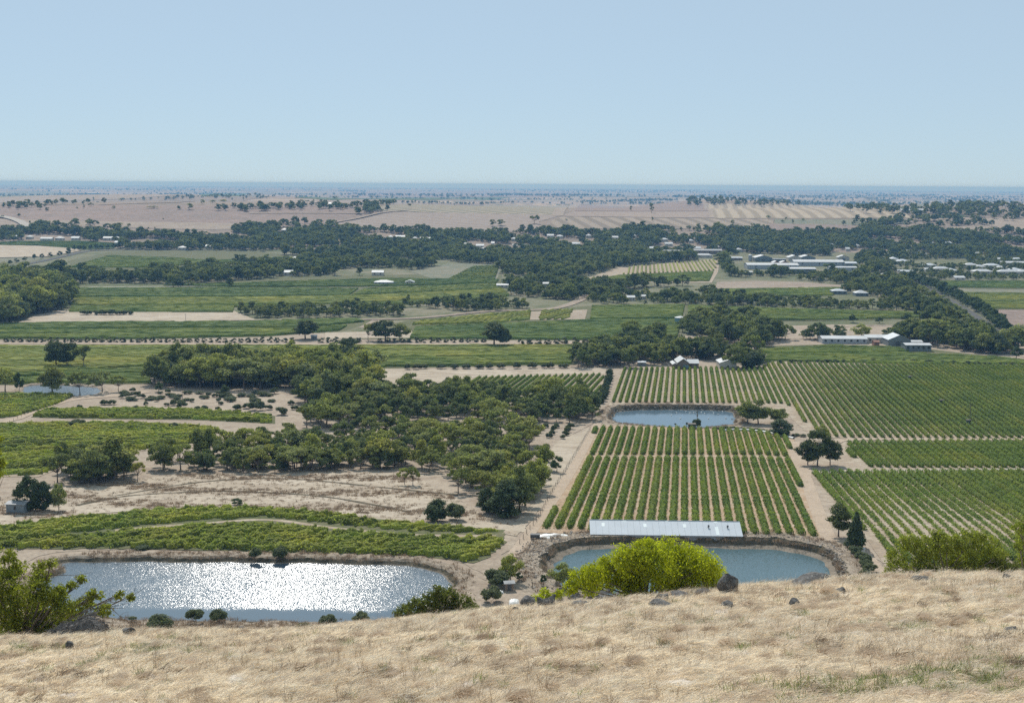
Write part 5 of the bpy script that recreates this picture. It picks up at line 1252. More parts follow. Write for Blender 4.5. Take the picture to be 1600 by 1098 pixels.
wood('the clump above the paddock at left', [(85, 755), (92, 735), (140, 728), (200, 720), (210, 735), (196, 752), (150, 757)], 5.5, (8, 12))
wood('the homestead wood', [(895, 575), (905, 560), (960, 545), (1000, 530), (1050, 540), (1045, 570), (1000, 575), (960, 574)], 7.5, (8, 14))
wood('the homestead wood', [(1030, 560), (1060, 548), (1090, 552), (1185, 560), (1190, 573), (1120, 562), (1040, 564)], 7.5, (8, 12))
wood('the trees round the blue green tank', [(1065, 520), (1070, 505), (1130, 496), (1190, 505), (1195, 520), (1230, 530), (1180, 545), (1090, 530)], 8, (8, 14))
wood('the trees left of the long metal sheds', [(1240, 530), (1250, 518), (1290, 515), (1325, 520), (1310, 534)], 7.5, (9, 14))
wood('the trees behind the grey green barn', [(1415, 530), (1430, 520), (1520, 525), (1600, 548), (1560, 556), (1500, 548), (1450, 540)], 7.5, (9, 15))
wood('the trees behind the grey green barn', [(1380, 534), (1390, 522), (1440, 524), (1430, 534)], 7.5, (9, 14))
wood('the large woodland at the left edge', [(-60, 508), (-60, 450), (0, 440), (100, 436), (120, 446), (112, 470), (90, 490), (45, 505)], 9, (13, 21), ('gum', 'gum', 'gum', 'spread'))
wood('the treeline above the straw lane', [(364, 498), (366, 488), (480, 484), (620, 480), (780, 470), (900, 462), (900, 474), (800, 484), (640, 494), (480, 497)], 8.5, (6, 9.5), ('gum', 'spread'))
wood('the treeline below the winery', [(905, 474), (930, 462), (1060, 465), (1140, 464), (1200, 472), (1330, 477), (1430, 487), (1400, 490), (1200, 484), (1060, 478)], 10, (6, 11))
wood('the wood between vineyard and winery', [(780, 446), (890, 432), (900, 446), (1100, 446), (1120, 464), (930, 466), (820, 470), (770, 462)], 11, (8, 14))
wood('the treeline in front of the far green strip', [(120, 449), (125, 430), (240, 424), (330, 426), (470, 436), (460, 449), (340, 450)], 11, (9, 15))
wood('the treeline above the mid vineyard', [(480, 447), (560, 444), (680, 444), (690, 447), (560, 449)], 16, (9, 16))
wood('the trees along the avenue', [(1300, 466), (1340, 446), (1400, 436), (1440, 470), (1500, 500), (1490, 512), (1440, 502), (1380, 478)], 11, (8, 13))
wood('the far wood', [(-60, 378), (-60, 362), (60, 362), (180, 366), (330, 372), (370, 360), (450, 358), (520, 359), (640, 362), (760, 366), (860, 361), (1000, 359), (1180, 361), (1330, 361), (1400, 350), (1470, 356), (1540, 362), (1660, 366), (1660, 412), (1440, 414), (1400, 432), (1330, 440), (1280, 432), (1140, 434), (1120, 410), (960, 421), (900, 436), (790, 430), (700, 414), (640, 426), (470, 436), (330, 424), (300, 412), (470, 402), (400, 392), (190, 390), (180, 380)], 10.5, (8, 15))
wood('the far wood', [(1240, 438), (1290, 433), (1400, 432), (1420, 440), (1340, 448)], 12, (7, 12))
wood('the far wood', [(1390, 352), (1430, 349), (1520, 349), (1530, 353), (1470, 356), (1400, 357)], 14, (8, 13))
wood('the town trees', [(1372, 404), (1640, 402), (1640, 438), (1440, 439), (1400, 442)], 11, (4.5, 8.5), ('gum', 'gum', 'spread'), clear=22)
wood('the winery trees', [(1140, 433), (1345, 430), (1350, 400), (1336, 400), (1336, 427), (1140, 429)], 9, (4.5, 9), ('gum', 'gum', 'spread'), clear=16)
POOL.sort(key=lambda t: -t[0])
NIND = 225
ind = [list(t) for t in POOL[:NIND]]; rest = POOL[NIND:]
by = {}
for t in ind: by.setdefault(t[1], []).append(t)
for ph, L_ in by.items():
    L_.sort(key=lambda t: t[3]); per = max(6, int(math.sqrt(len(L_) * 3.2))); nr = math.ceil(len(L_) / per)
    for r_ in range(nr):
        rk = sorted(L_[r_ * per:(r_ + 1) * per], key=lambda t: t[2] / t[3])
        for i, t in enumerate(rk):
            _, _, x, y, h, kd = t
            plant(kd, 'gum_tree', (x, y, float(hgt(x, y)) - .1), h, None, f'gum tree, {ordinal(i + 1)} from left in {ORD[r_] if r_ else "front"} rank of {ph}', 'tree', 'gum trees in ' + ph)
print('POOL', len(POOL))

# small far trees on the rises, each on its own
FT = [(1018, 333, 15, 14), (986, 330, 8, 9), (1019, 346, 7, 7), (835, 350, 16, 14), (885, 345, 3, 8), (1121, 360, 14, 13), (1092, 365, 9, 12), (1050, 365, 10, 14), (1145, 351, 8, 7), (1176, 355, 7, 7), (1185, 356, 5, 6), (1200, 341, 5, 8), (1228, 343, 4, 6), (1238, 350, 7, 8), (1223, 348, 5, 8),
      (770, 354, 12, 10), (783, 353, 11, 13), (720, 361, 6, 13), (736, 361, 5, 7), (30, 338, 5, 6), (4, 340, 4, 6), (139, 352, 7, 13), (188, 354, 7, 8), (201, 354, 5, 8), (74, 362, 15, 20), (47, 354, 9, 7), (34, 356, 5, 6), (131, 326, 6, 6), (178, 327, 6, 6), (146, 316, 8, 5), (120, 326, 3, 5), (240, 326, 5, 14), (296, 328, 10, 18), (280, 328, 7, 8), (316, 319, 7, 13), (332, 317, 5, 12), (350, 316, 5, 14), (190, 313, 4, 14), (205, 313, 4, 5), (212, 313, 3, 5), (100, 317, 6, 20),
      (524, 311, 5, 8), (581, 311, 5, 6), (700, 310, 6, 6), (717, 308, 4, 4), (585, 322, 5, 12), (456, 325, 5, 6), (502, 318, 6, 12), (480, 317, 5, 6), (470, 317, 6, 8), (447, 325, 5, 8), (490, 317, 5, 6), (1384, 317, 5, 6), (1464, 340, 4, 8), (1255, 345, 4, 6), (640, 322, 4, 8), (255, 343, 2, 3), (232, 357, 2, 2), (242, 357, 2, 2)]
for i, (x, y, h, w) in enumerate(sorted(FT)):
    p = at(x, y); m = p.y / 2000
    plant('gumlow', 'field_tree', p, max(3.0, min(26, h * m)), max(4, min(30, w * m)), f'lone dark tree on the far straw fields, {ordinal(i + 1)} from the left', 'tree', 'lone trees on the far straw fields')

# instanced stuff through geometry nodes
def instancer(name, pts, rz, sc, objs, label, cat, tilt=None):
    coll = bpy.data.collections.new(name + '_sources')
    for o in objs: coll.objects.link(o)
    me = bpy.data.meshes.new(name); me.vertices.add(len(pts)); me.vertices.foreach_set('co', np.asarray(pts, np.float32).ravel())
    for k, v in (('rz', rz), ('sc', sc)):
        a = me.attributes.new(k, 'FLOAT', 'POINT'); a.data.foreach_set('value', np.asarray(v, np.float32))
    a = me.attributes.new('ix', 'INT', 'POINT'); a.data.foreach_set('value', rng.integers(0, len(objs), len(pts)).astype(np.int32))
    me.update(); o = ob(name, me)
    ng = bpy.data.node_groups.new(name, 'GeometryNodeTree')
    ng.interface.new_socket('Geometry', in_out='INPUT', socket_type='NodeSocketGeometry'); ng.interface.new_socket('Geometry', in_out='OUTPUT', socket_type='NodeSocketGeometry')
    N = ng.nodes; L = ng.links
    gi = N.new('NodeGroupInput'); go = N.new('NodeGroupOutput'); ci = N.new('GeometryNodeCollectionInfo'); ip = N.new('GeometryNodeInstanceOnPoints')
    ci.inputs['Collection'].default_value = coll; ci.inputs['Separate Children'].default_value = True; ci.inputs['Reset Children'].default_value = True
    def na(nm, t):
        q = N.new('GeometryNodeInputNamedAttribute'); q.data_type = t; q.inputs['Name'].default_value = nm; return q.outputs['Attribute']
    cx = N.new('ShaderNodeCombineXYZ'); L.new(na('rz', 'FLOAT'), cx.inputs['Z'])
    er = N.new('FunctionNodeEulerToRotation'); L.new(cx.outputs[0], er.inputs[0])
    L.new(gi.outputs[0], ip.inputs['Points']); L.new(ci.outputs[0], ip.inputs['Instance']); ip.inputs['Pick Instance'].default_value = True
    L.new(na('ix', 'INT'), ip.inputs['Instance Index']); L.new(er.outputs[0], ip.inputs['Rotation']); L.new(na('sc', 'FLOAT'), ip.inputs['Scale'])
    L.new(ip.outputs[0], go.inputs[0])
    md = o.modifiers.new('scatter', 'NODES'); md.node_group = ng
    return tag(o, label, cat, kind='stuff')

def far_tree_src():
    out = []
    for i in range(6):
        r = np.random.default_rng(400 + i)
        mt, mc = tree_proto('wood_tree', 10, M['gumfar'], 400 + i, ('gum', 'gum', 'spread', 'round', 'spread', 'gum')[i], 16, 80, .52)
        V = []; F = []; mi = []
        for q, (src_, k) in enumerate(((mt, 0), (mc, 1))):
            co = np.empty(len(src_.vertices) * 3, np.float32); src_.vertices.foreach_get('co', co); n0 = sum(len(v) for v in V); V.append(co.reshape(-1, 3))
            li = np.empty(len(src_.loops), np.int32); src_.loops.foreach_get('vertex_index', li); F.append(li.reshape(-1, 4) + n0); mi += [k] * len(src_.polygons)
        me = mesh_np('wood_tree', np.concatenate(V), [np.concatenate(F)], [M['bark'], M['gumfar']], mi)
        out.append(bpy.data.objects.new('wood_tree', me))
    return out
SRC = far_tree_src()
FL = []   # tree lines on the far rises and plain: (points along, count, height m, jitter m)
for pts, n, h, j in [([(0, 325), (30, 322), (80, 322), (150, 316)], 46, 9, 60), ([(360, 328), (420, 327), (520, 324)], 60, 10, 30), ([(230, 313), (300, 309), (390, 307), (410, 304)], 60, 9, 40), ([(360, 309), (400, 310), (470, 304), (500, 301)], 30, 9, 60),
                     ([(530, 327), (590, 321), (620, 319)], 50, 9, 22), ([(567, 333), (592, 328)], 26, 10, 22), ([(620, 318), (680, 318), (740, 320), (800, 317)], 60, 8, 40), ([(730, 305), (800, 302), (870, 308), (910, 312)], 70, 10, 90), ([(750, 313), (850, 312), (900, 313)], 50, 9, 50),
                     ([(910, 317), (960, 316), (1010, 314), (1050, 313)], 110, 11, 50), ([(1085, 316), (1130, 309), (1170, 307), (1200, 312), (1290, 321)], 190, 12, 70), ([(1100, 318), (1200, 318), (1260, 320)], 90, 10, 50), ([(1290, 322), (1380, 327), (1430, 333)], 50, 9, 40), ([(1400, 330), (1480, 334), (1540, 331), (1600, 340)], 120, 11, 80), ([(1500, 322), (1560, 325), (1600, 335)], 100, 11, 120),
                     ([(1320, 320), (1370, 318), (1400, 312)], 60, 9, 80), ([(1200, 352), (1260, 354), (1300, 352)], 0, 8, 20), ([(0, 362), (60, 364), (180, 368), (190, 372)], 60, 10, 20), ([(1330, 353), (1420, 348), (1520, 346), (1530, 352)], 60, 10, 30), ([(360, 358), (450, 355), (520, 357)], 40, 11, 25), ([(60, 356), (130, 354), (190, 360)], 30, 9, 20)]:
    px = np.array(pts, float); d = np.concatenate([[0], np.cumsum(np.linalg.norm(np.diff(px, axis=0), axis=1))])
    for i in range(n):
        s = random.uniform(0, d[-1]); p = at(np.interp(s, d, px[:, 0]), np.interp(s, d, px[:, 1]))
        x, y = p.x + random.gauss(0, j * .6), p.y + random.gauss(0, j)
        FL.append((x, y, 1.35 * h * random.uniform(.6, 1.3)))
# belts and clumps across the far plain
for i in range(230):
    y = 7200 * (4.6 ** random.random()); x = random.uniform(-.46, .46) * y
    n = random.choice([1, 3, 10, 22, 34]); le = random.uniform(200, 1700) * (y / 14000); an = random.gauss(0, .35)
    for k in range(n):
        s = random.uniform(-.5, .5) * le
        FL.append((x + s * math.cos(an), y + s * math.sin(an) + random.gauss(0, 22), random.uniform(11, 20) * (1 + .3 * (y / 20000))))
allp = [(x, y, h) for _, _, x, y, h, _ in rest] + FL
X = np.array([(a, b) for a, b, _ in allp]); H_ = np.array([h for _, _, h in allp])
instancer('woodland', np.column_stack([X, hgt(X[:, 0], X[:, 1]) - .2]), rng.uniform(0, 6.28, len(X)), H_ / 10.0, SRC, 'far off woods and tree belts of grey green gums across the plain', 'woodland')
for i, (x, y) in enumerate(sorted([(1385, 411), (1540, 402), (1484, 400), (1560, 405), (1063, 382), (815, 380), (1532, 407), (1566, 398)])):
    p = at(x, y); plant('yellow', 'yellow_tree', p, 9, 10, f'yellowish flowering tree in the town wood, {ordinal(i + 1)} from the left', 'tree', 'yellowish trees in the town wood')

# ------------------------------------------------------------------ big foreground trees, crown by crown
def big_tree(name, Y, base_px, clumps, mat, label, cat, dens, lsize, depth=.8, twigs=(), seed=1, stem=.11, stems=1, shade_low=.5):
    r = np.random.default_rng(seed); s = Y * 1.02 / 2000
    b = pt(base_px[0], base_px[1], Y); zb = float(hgt(b.x, b.y)); b = Vector((b.x, b.y, zb - .2)); B = np.array(b)
    o = empty(name, b, label, cat)
    g = Geo(); c = Geo()
    for i in range(stems):
        pass
    cen = []
    for (x, y, rr) in clumps:
        R_ = rr * s * .80; p = np.array(pt(x, y, Y + r.uniform(-depth, depth) * 2.2)); cen.append((p, R_))
    zmin = min(p[2] - R_ for p, R_ in cen)
    for k, (p, R_) in enumerate(cen):
        p = p - B
        q0 = np.array([r.normal(0, .12), r.normal(0, .12), 0.0]); m1 = p * np.array([.35, .35, .42]) + r.normal(0, .12, 3); m2 = p * np.array([.75, .75, .78]) + r.normal(0, .1, 3)
        g.tube([q0, m1, m2, p + np.array([0, 0, R_ * .4])], [stem, stem * .75, stem * .45, stem * .15], 5)
        for j in range(4):
            e = p + r.normal(0, .45, 3) * R_; g.tube([m2, (m2 + e) / 2 + r.normal(0, .05, 3), e], [stem * .3, stem * .2, .01], 4)
        # tufts of leaves inside the clump, each a small spray
        nt = max(14, int(dens * (R_ ** 2) * 95)); d = r.normal(size=(nt, 3)); d /= np.linalg.norm(d, axis=1, keepdims=True)
        T_ = p + d * R_ * (r.uniform(.25, 1.0, nt) ** .6)[:, None] * np.array([1.0, 1.0, .9])
        per = 14; C = np.repeat(T_, per, 0); D = np.repeat(d, per, 0)
        C = C + r.normal(0, R_ * .10 + lsize * .5, C.shape) * np.array([1, 1, .8]) + D * r.uniform(0, .12 * R_, (len(C), 1))
        N_ = D * .55 + r.normal(0, .6, C.shape) + np.array([0, 0, .25])
        c.leaves(C, N_, lsize * r.uniform(.6, 1.3, len(C)), .42, r)
    for tw in twigs:
        P = [np.array(pt(x, y, Y - .4 + .2 * r.normal())) - B for x, y in tw]
        g.tube(P, np.linspace(.055, .012, len(P)), 5)
        for j in range(len(P) * 3):
            i = r.integers(1, len(P)); e = P[i] + r.normal(0, .35, 3) + (P[i] - P[i - 1]) * .3; g.tube([P[i], (P[i] + e) / 2 + r.normal(0, .04, 3), e], [.02, .014, .006], 4)
    ob('trunk', g.mesh('trunk', [M['bark']]), o); ob('crown', c.mesh('crown', [M[mat]]), o)
    return o

big_tree('golden_bush', 112, (1010, 925), [(976, 870, 27), (1010, 860, 26), (1045, 863, 32), (1078, 872, 32), (1103, 884, 30), (948, 880, 18), (1113, 898, 26), (1030, 890, 40), (990, 890, 36), (932, 897, 24), (906, 904, 21), (956, 903, 25), (985, 905, 26), (918, 893, 14), (945, 888, 15), (1070, 900, 36), (892, 918, 15), (985, 915, 30), (1050, 915, 30), (1095, 912, 25), (1002, 875, 28), (925, 915, 22), (1125, 918, 14)],
         'wattle', 'large golden green bush behind the boulders on the hillside crest', 'bush', 1.0, .13, seed=3)
big_tree('golden_bush', 112, (845, 940), [(850, 930, 13), (838, 938, 12), (858, 938, 12), (872, 928, 10)], 'wattle', 'small golden green bush behind the rocks left of the large one', 'bush', 1.3, .12, seed=4)
big_tree('crest_gum', 97, (35, 1020), [(12, 868, 18), (22, 890, 24), (60, 888, 14), (62, 905, 20), (50, 925, 30), (10, 915, 30), (20, 955, 40), (85, 930, 22), (100, 950, 24), (122, 958, 16), (112, 912, 11), (95, 925, 12), (146, 928, 9), (157, 955, 10), (60, 970, 32), (25, 985, 28), (100, 975, 18), (70, 985, 22), (-20, 940, 40), (-25, 890, 30), (150, 930, 14), (165, 952, 13), (128, 905, 12), (186, 930, 9), (205, 932, 8), (133, 940, 18), (80, 880, 12), (75, 945, 30)],
         'leftgum', 'yellow green gum tree with bare branches at the left of the crest', 'tree', .75, .13, twigs=[[(100, 955), (125, 935), (148, 930)], [(105, 965), (150, 950), (170, 938), (206, 930)], [(150, 950), (175, 950), (187, 962)], [(70, 900), (88, 898), (118, 898)]], seed=5)
big_tree('edge_gum', 88, (-60, 1020), [(-6, 684, 10), (3, 722, 11), (-4, 740, 14), (-12, 705, 16), (-45, 700, 34), (-50, 760, 36), (-75, 820, 40), (-70, 730, 30)], 'leftgum', 'tall gum mostly outside the left edge with yellow leaf sprays reaching in', 'tree', .9, .12, seed=6, stem=.16)
big_tree('acacia', 118, (1478, 915), [(1400, 870, 19), (1420, 850, 20), (1448, 853, 25), (1480, 850, 23), (1510, 848, 25), (1543, 853, 24), (1564, 868, 15), (1480, 872, 28), (1440, 882, 22), (1522, 876, 26), (1550, 880, 16), (1392, 888, 12), (1412, 886, 12), (1385, 897, 8), (1465, 838, 14), (1530, 840, 14), (1500, 886, 20)],
         'acacia', 'broad olive green acacia group behind the crest at right', 'tree', .95, .12, seed=7, stem=.09)
big_tree('acacia', 124, (1605, 905), [(1594, 824, 15), (1606, 842, 24), (1592, 852, 10), (1618, 870, 30), (1600, 880, 14)], 'acacia', 'olive green acacia cut by the right edge of the picture', 'tree', .95, .12, seed=8)
big_tree('dark_crest_bush', 108, (690, 985), [(632, 958, 17), (650, 948, 20), (675, 940, 25), (700, 934, 23), (722, 944, 22), (742, 955, 15), (660, 965, 20), (700, 960, 24), (735, 962, 18), (685, 922, 12), (620, 962, 10), (757, 962, 9)], 'bush', 'broad dark olive bush behind the crest at the pond corner', 'bush', .9, .13, seed=9)
for (cx_, cy_, w_, lb) in [(1560, 885, 16, 'low green bush right of the acacia group'), (1585, 890, 14, 'dark low bush at the foot of the right edge acacia'), (1455, 893, 12, 'low green undergrowth below the acacia group')]:
    big_tree('low_bush', 118, (cx_, cy_ + 20), [(cx_ - w_, cy_, w_), (cx_ + w_ * .6, cy_ + 2, w_), (cx_, cy_ - 5, w_ * .8)], 'bush', lb, 'bush', 1.0, .12, seed=20 + cx_)
# ------------------------------------------------------------------ rocks
def rockmat():
    m, N, L, P = newmat('lichen_rock')
    v = pos(N, L); a = noise(N, L, v, 1.6, 6, .7); b = noise(N, L, v, 7.0, 5, .7); c = noise(N, L, v, .8, 3, .5)
    col = ramp_node(N, L, a, [(.32, (.045, .042, .04)), (.52, (.11, .105, .10)), (.68, (.24, .235, .225))])
    k = ramp_node(N, L, b, [(.56, (0, 0, 0)), (.66, (1, 1, 1))]); col = mixc(N, L, k, col, (.30, .29, .27))
    k = ramp_node(N, L, c, [(.58, (0, 0, 0)), (.7, (.6, .6, .6))]); col = mixc(N, L, k, col, (.20, .175, .12))
    L.new(col, P.inputs['Base Color']); P.inputs['Roughness'].default_value = .95
    bp = N.new('ShaderNodeBump'); bp.inputs['Strength'].default_value = .9; bp.inputs['Distance'].default_value = .08; L.new(b, bp.inputs['Height']); L.new(bp.outputs[0], P.inputs['Normal'])
    return m
M['rock'] = rockmat()
def rock_mesh(seed, sub=4, sharp=.32):
    r = np.random.default_rng(seed); bm = bmesh.new(); bmesh.ops.create_icosphere(bm, subdivisions=sub, radius=1)
    V = np.array([v.co[:] for v in bm.verts])
    for _ in range(14):
        n = r.normal(size=3); n /= np.linalg.norm(n); t = r.uniform(.45, .85); d = V @ n - t; V -= np.outer(np.maximum(d, 0), n) * .9
    for k in (2.2, 4.7, 9.5):
        ph = r.uniform(0, 6, (3, 3)); V *= (1 + sharp * .35 / k * (np.sin(V @ (r.normal(size=3) * k) + ph[0, 0]) + np.sin(V @ (r.normal(size=3) * k) + ph[1, 0]) + np.sin(V @ (r.normal(size=3) * k) + ph[2, 1])))[:, None]
    for v, c in zip(bm.verts, V): v.co = c
    me = bpy.data.meshes.new('rock'); bm.to_mesh(me); bm.free(); me.materials.append(M['rock'])
    return me
RM = [rock_mesh(500 + i) for i in range(7)]
ROCKS = [(1139, 931, 38, 31, 'largest grey lichen covered boulder on the crest, tilted, right of the golden bush'), (1073, 919, 25, 20, 'dark upright rock at the right foot of the golden bush'), (1112, 918, 18, 8, 'small flat rock between the dark upright rock and the largest boulder'), (1097, 935, 24, 11, 'low dark wedge rock in front of the largest boulder'),
 (1037, 922, 27, 15, 'broken rock under the golden bush beside the dark upright one'), (1007, 920, 15, 12, 'dark rock half under the golden bush'), (964, 940, 18, 12, 'dark block rock left of the long flat grey rock'), (986, 937, 42, 12, 'long flat grey rock in the crest grass'), (1015, 935, 17, 8, 'small dark rock right of the long flat grey rock'),
 (1035, 941, 25, 11, 'rounded dark rock sunk in grass below the golden bush'), (1059, 934, 32, 6, 'thin dark rock ledge below the golden bush'), (1034, 950, 38, 8, 'low dark ledge of rock lowest below the golden bush'), (1137, 953, 20, 11, 'brown rock in grass below the largest boulder'), (929, 936, 42, 15, 'wide dark rock slab left of the long flat grey rock'),
 (825, 951, 25, 15, 'dark square rock at the left end of the rock line'), (844, 949, 12, 12, 'small dark rock right of the dark square rock'), (859, 953, 23, 20, 'pale grey lichen rock near the left end of the rock line'), (874, 944, 12, 12, 'small dark rock behind the pale lichen rock'), (806, 958, 10, 7, 'smallest dark rock at the far left of the rock line'), (908, 951, 32, 10, 'weathered grey rock in grass below the wide slab'),
 (1261, 917, 60, 15, 'wide dark mound rock on the crest against the pond'), (1239, 949, 20, 11, 'brown round rock in grass below the mound rock'), (1313, 927, 16, 7, 'small grey rock right of the mound rock'), (1576, 911, 18, 11, 'dark pointed rock at the right crest'), (1577, 900, 28, 9, 'grey rock behind the pointed rock at right'), (1580, 993, 21, 11, 'rock low in the grass at the right edge'), (1437, 910, 25, 8, 'grey rock at the foot of the acacia group'), (1505, 905, 16, 6, 'small grey rock right of the acacia foot'),
 (107, 1014, 15, 9, 'small dark rock in grass at lower left'), (381, 991, 19, 9, 'small dark rock alone in grass above the left grass slope'), (200, 994, 21, 11, 'dark rock right of the brush heap'), (893, 940, 14, 8, 'small dark rock left of the wide slab'), (950, 928, 16, 7, 'small rock tucked under the left lobe of the golden bush'), (1160, 922, 14, 6, 'flat stone just right of the largest boulder')]
RC = []
for i, (x, y, w, h, lb) in enumerate(ROCKS):
    p = at(x, y - 3, 40); k = p.y * 1.03 / 2000
    o = ob('rock', RM[i % 7]); o.location = (p.x, p.y, p.z + h * k * .42); o.rotation_euler = (random.uniform(-.2, .2), random.uniform(-.25, .25), random.uniform(0, 6.28))
    o.scale = (w * k * .62, w * k * .55, h * k * .88)
    RC.append((p.x, p.y, w * k * .5))
    if i == 0: o.rotation_euler = (.15, -.35, .6); o.scale = (w * k * .54, w * k * .48, h * k * .8)
    tag(o, lb, 'rock', 'rocks on the hillside crest')

# heap of dead branches on the left crest
def brush():
    p = at(130, 994, 40); k = p.y * 1.03 / 2000
    o = empty('brush_heap', p, 'grey heap of dead branches on the crest below the left gum', 'brush heap')
    r = np.random.default_rng(77); g = Geo(); W = 52 * k
    def top(u): return 42 * k * np.exp(-((u - .18) / .42) ** 2) + 22 * k * np.exp(-((u + .5) / .35) ** 2)
    for i in range(620):
        u = r.uniform(-1.15, 1.05); w_ = r.uniform(-1, 1); z = top(u) * math.sqrt(max(0, 1 - w_ * w_)) * r.uniform(.45, 1.02)
        c = np.array([u * W, w_ * 1.3, z]); sg = 1 if u < .18 else -1
        d = np.array([sg * r.uniform(.2, 1), r.normal(0, .5), sg * 0 + r.uniform(-.15, .55)]); d /= np.linalg.norm(d); L_ = r.uniform(.35, 1.25)
        g.tube([c - d * L_ / 2, c + r.normal(0, .07, 3), c + d * L_ / 2 - np.array([0, 0, .05])], [.03, .022, .008], 4)
    ob('branches', g.mesh('branches', [M['deadwood']]), o)['kind'] = 'stuff'
    g2 = Geo()
    for i in range(40):
        u0 = -1.1 + 2.1 * i / 39
        for j in range(9):
            w0 = -1 + 2 * j / 8; g2.add([(u0 * W, w0 * 1.2, max(-.2, top(u0) * math.sqrt(max(0, 1 - w0 * w0)) * .82 - .1))])
    f = [(i * 9 + j, (i + 1) * 9 + j, (i + 1) * 9 + j + 1, i * 9 + j + 1) for i in range(39) for j in range(8)]
    g2.F4.append(np.array(f)); ob('litter_mound', g2.mesh('litter_mound', [M['deadwood']]), o)
M['deadwood'] = plain('dead_wood', (.14, .132, .125), .95, 0, .5, 3.0)
brush()

# stones along the steep inner banks of the right hand pond and the dam wall
def stones(d, sel, n, smin, smax, label, zr=(0.2, 1.0), k0=2, k1=4, mat=None):
    r = rng; g = Geo(); bm = bmesh.new(); bmesh.ops.create_icosphere(bm, subdivisions=1, radius=1); B = np.array([v.co[:] for v in bm.verts]); F = np.array([[v.index for v in f.verts] for f in bm.faces]); bm.free()
    idx = np.array([i for i in range(170) if sel(d, i)])
    for _ in range(n):
        i = int(r.choice(idx)); t = r.uniform(*zr); a = d['rings'][k0][i]; b = d['rings'][k1][i]; c = a + (b - a) * t + r.normal(0, .25, 3) * np.array([1, 1, .1])
        nx = d['rings'][k0][(i + 1) % 170]; c = c + (nx - a) * r.uniform(0, 1)
        s = r.uniform(smin, smax); V = B * (1 + r.normal(0, .16, (len(B), 1))) * s * np.array([1, 1, .7]) * r.uniform(.7, 1.3, 3)
        g.add(V + c, f3=F)
    tag(ob('bank_stones', g.mesh('bank_stones', [mat or M['bstone']])), label, 'stones', kind='stuff')
def stonemat():
    m, N, L, P = newmat('bank_stone'); ge = N.new('ShaderNodeNewGeometry')
    L.new(ramp_node(N, L, ge.outputs['Random Per Island'], [(0, (.10, .085, .07)), (.6, (.24, .20, .165)), (.9, (.42, .38, .33))]), P.inputs['Base Color']); P.inputs['Roughness'].default_value = .9
    return m
M['bstone'] = stonemat()
stones(RP, lambda d, i: d['n'][i][0] > .45 and d['f'][i] < .85, 420, .16, .42, 'pale and dark stones lining the right bank of the blue green pond', (.2, 1.0))
stones(RP, lambda d, i: d['f'][i] > .6, 700, .12, .34, 'rough stones along the top of the far pond bank', (.0, 1.0), 4, 5)
stones(RP, lambda d, i: d['n'][i][0] < -.2, 420, .12, .36, 'scattered stones on the left bank of the blue green pond', (.0, 1.6), 4, 5)
stones(MP, lambda d, i: d['f'][i] > .5, 500, .15, .40, 'dark stones lining the dam wall of the pale pond', (.0, 1.0))

# ------------------------------------------------------------------ small man made things
def box_thing(name, p, w, d, h, mat, label, cat, extra=None, rz=0):
    o = empty(name, p, label, cat, None, rz); g = Geo(); g.box(-w / 2, w / 2, -d / 2, d / 2, 0, h); ob('body', g.mesh('body', [M[mat]]), o); return o
M['white'] = plain('white_plastic', (.72, .72, .70), .5, 0, .08, 1.5)
M['tankg'] = plain('green_box_paint', (.10, .12, .09), .6, 0, .15, 1)
M['wood'] = plain('grey_post_wood', (.17, .145, .12), .9, 0, .3, 3)
# pump box, pole and things at the pale pond
p = at(1081, 670)
o = box_thing('pump_box', p + Vector((0, 0, -.3)), 3.2, 2.6, 2.6, 'tankg', 'dark green pump box on the near edge of the pale pond', 'pump box')
g = Geo(); g.box(-1.75, 1.75, -1.45, 1.45, 2.6, 2.75); ob('lid', g.mesh('lid', [M['wood']]), o)
p = on_level(1089, 668.5, 3.3)
o = empty('power_pole', p, 'dark power pole rising beside the pump box on the pale pond', 'pole'); g = Geo(); g.tube([(0, 0, -1), (0, 0, 8.2)], [.17, .12], 6); ob('post', g.mesh('post', [M['wood']]), o)
g = Geo(); g.box(-.9, .9, -.06, .06, 7.3, 7.5); g.box(-.25, .25, -.3, .1, 5.2, 6.1); ob('crossarm', g.mesh('crossarm', [M['wood']]), o)
for x, y, hh, lb in [(1055, 665.5, 1.3, 'dark outlet post standing in the pale pond'), (1073, 667, 2.2, 'thin marker post standing in the pale pond'), (1059, 666.8, .5, 'low dark stump in the pale pond')]:
    p = on_level(x, y, 3.3); o = empty('pond_post', p, lb, 'post'); g = Geo(); g.tube([(0, 0, -.8), (0, 0, hh)], [.12, .1], 6); ob('post', g.mesh('post', [M['tankg']]), o)
    g = Geo(); g.box(-.45, .45, -.2, .2, hh * .55, hh * .95); ob('cap', g.mesh('cap', [M['tankg']]), o)
DUCK = None
def duck_mesh():
    g = Geo(); t = np.linspace(0, 1, 6); g.tube(np.column_stack([-.42 + .84 * t, 0 * t, .12 + .12 * t * t]), [.05, .2, .24, .22, .14, .03], 8); g.tube([(.3, 0, .2), (.42, 0, .45), (.46, 0, .55), (.56, 0, .55)], [.07, .06, .09, .03], 6); return g.mesh('bird_body', [M['white']], True)
DUCK = duck_mesh()
for i, (x, y) in enumerate([(1049, 649), (1057, 645), (1063, 654), (1072, 643), (1078, 645.5), (1084, 645), (1087, 644), (1096, 644.5), (1101, 646.5), (1107, 654), (1115, 645.5), (1122, 648), (1134, 653.5), (1129, 643.5)]):
    p = on_level(x, y, 3.3); o = ob('water_bird', DUCK, None, p); o.rotation_euler = (0, 0, random.uniform(0, 6.28)); o.scale = (1.1, 1.1, 1.1); tag(o, f'white water bird on the pale pond, {ordinal(i + 1)} from the left', 'bird', 'white water birds on the pale pond')
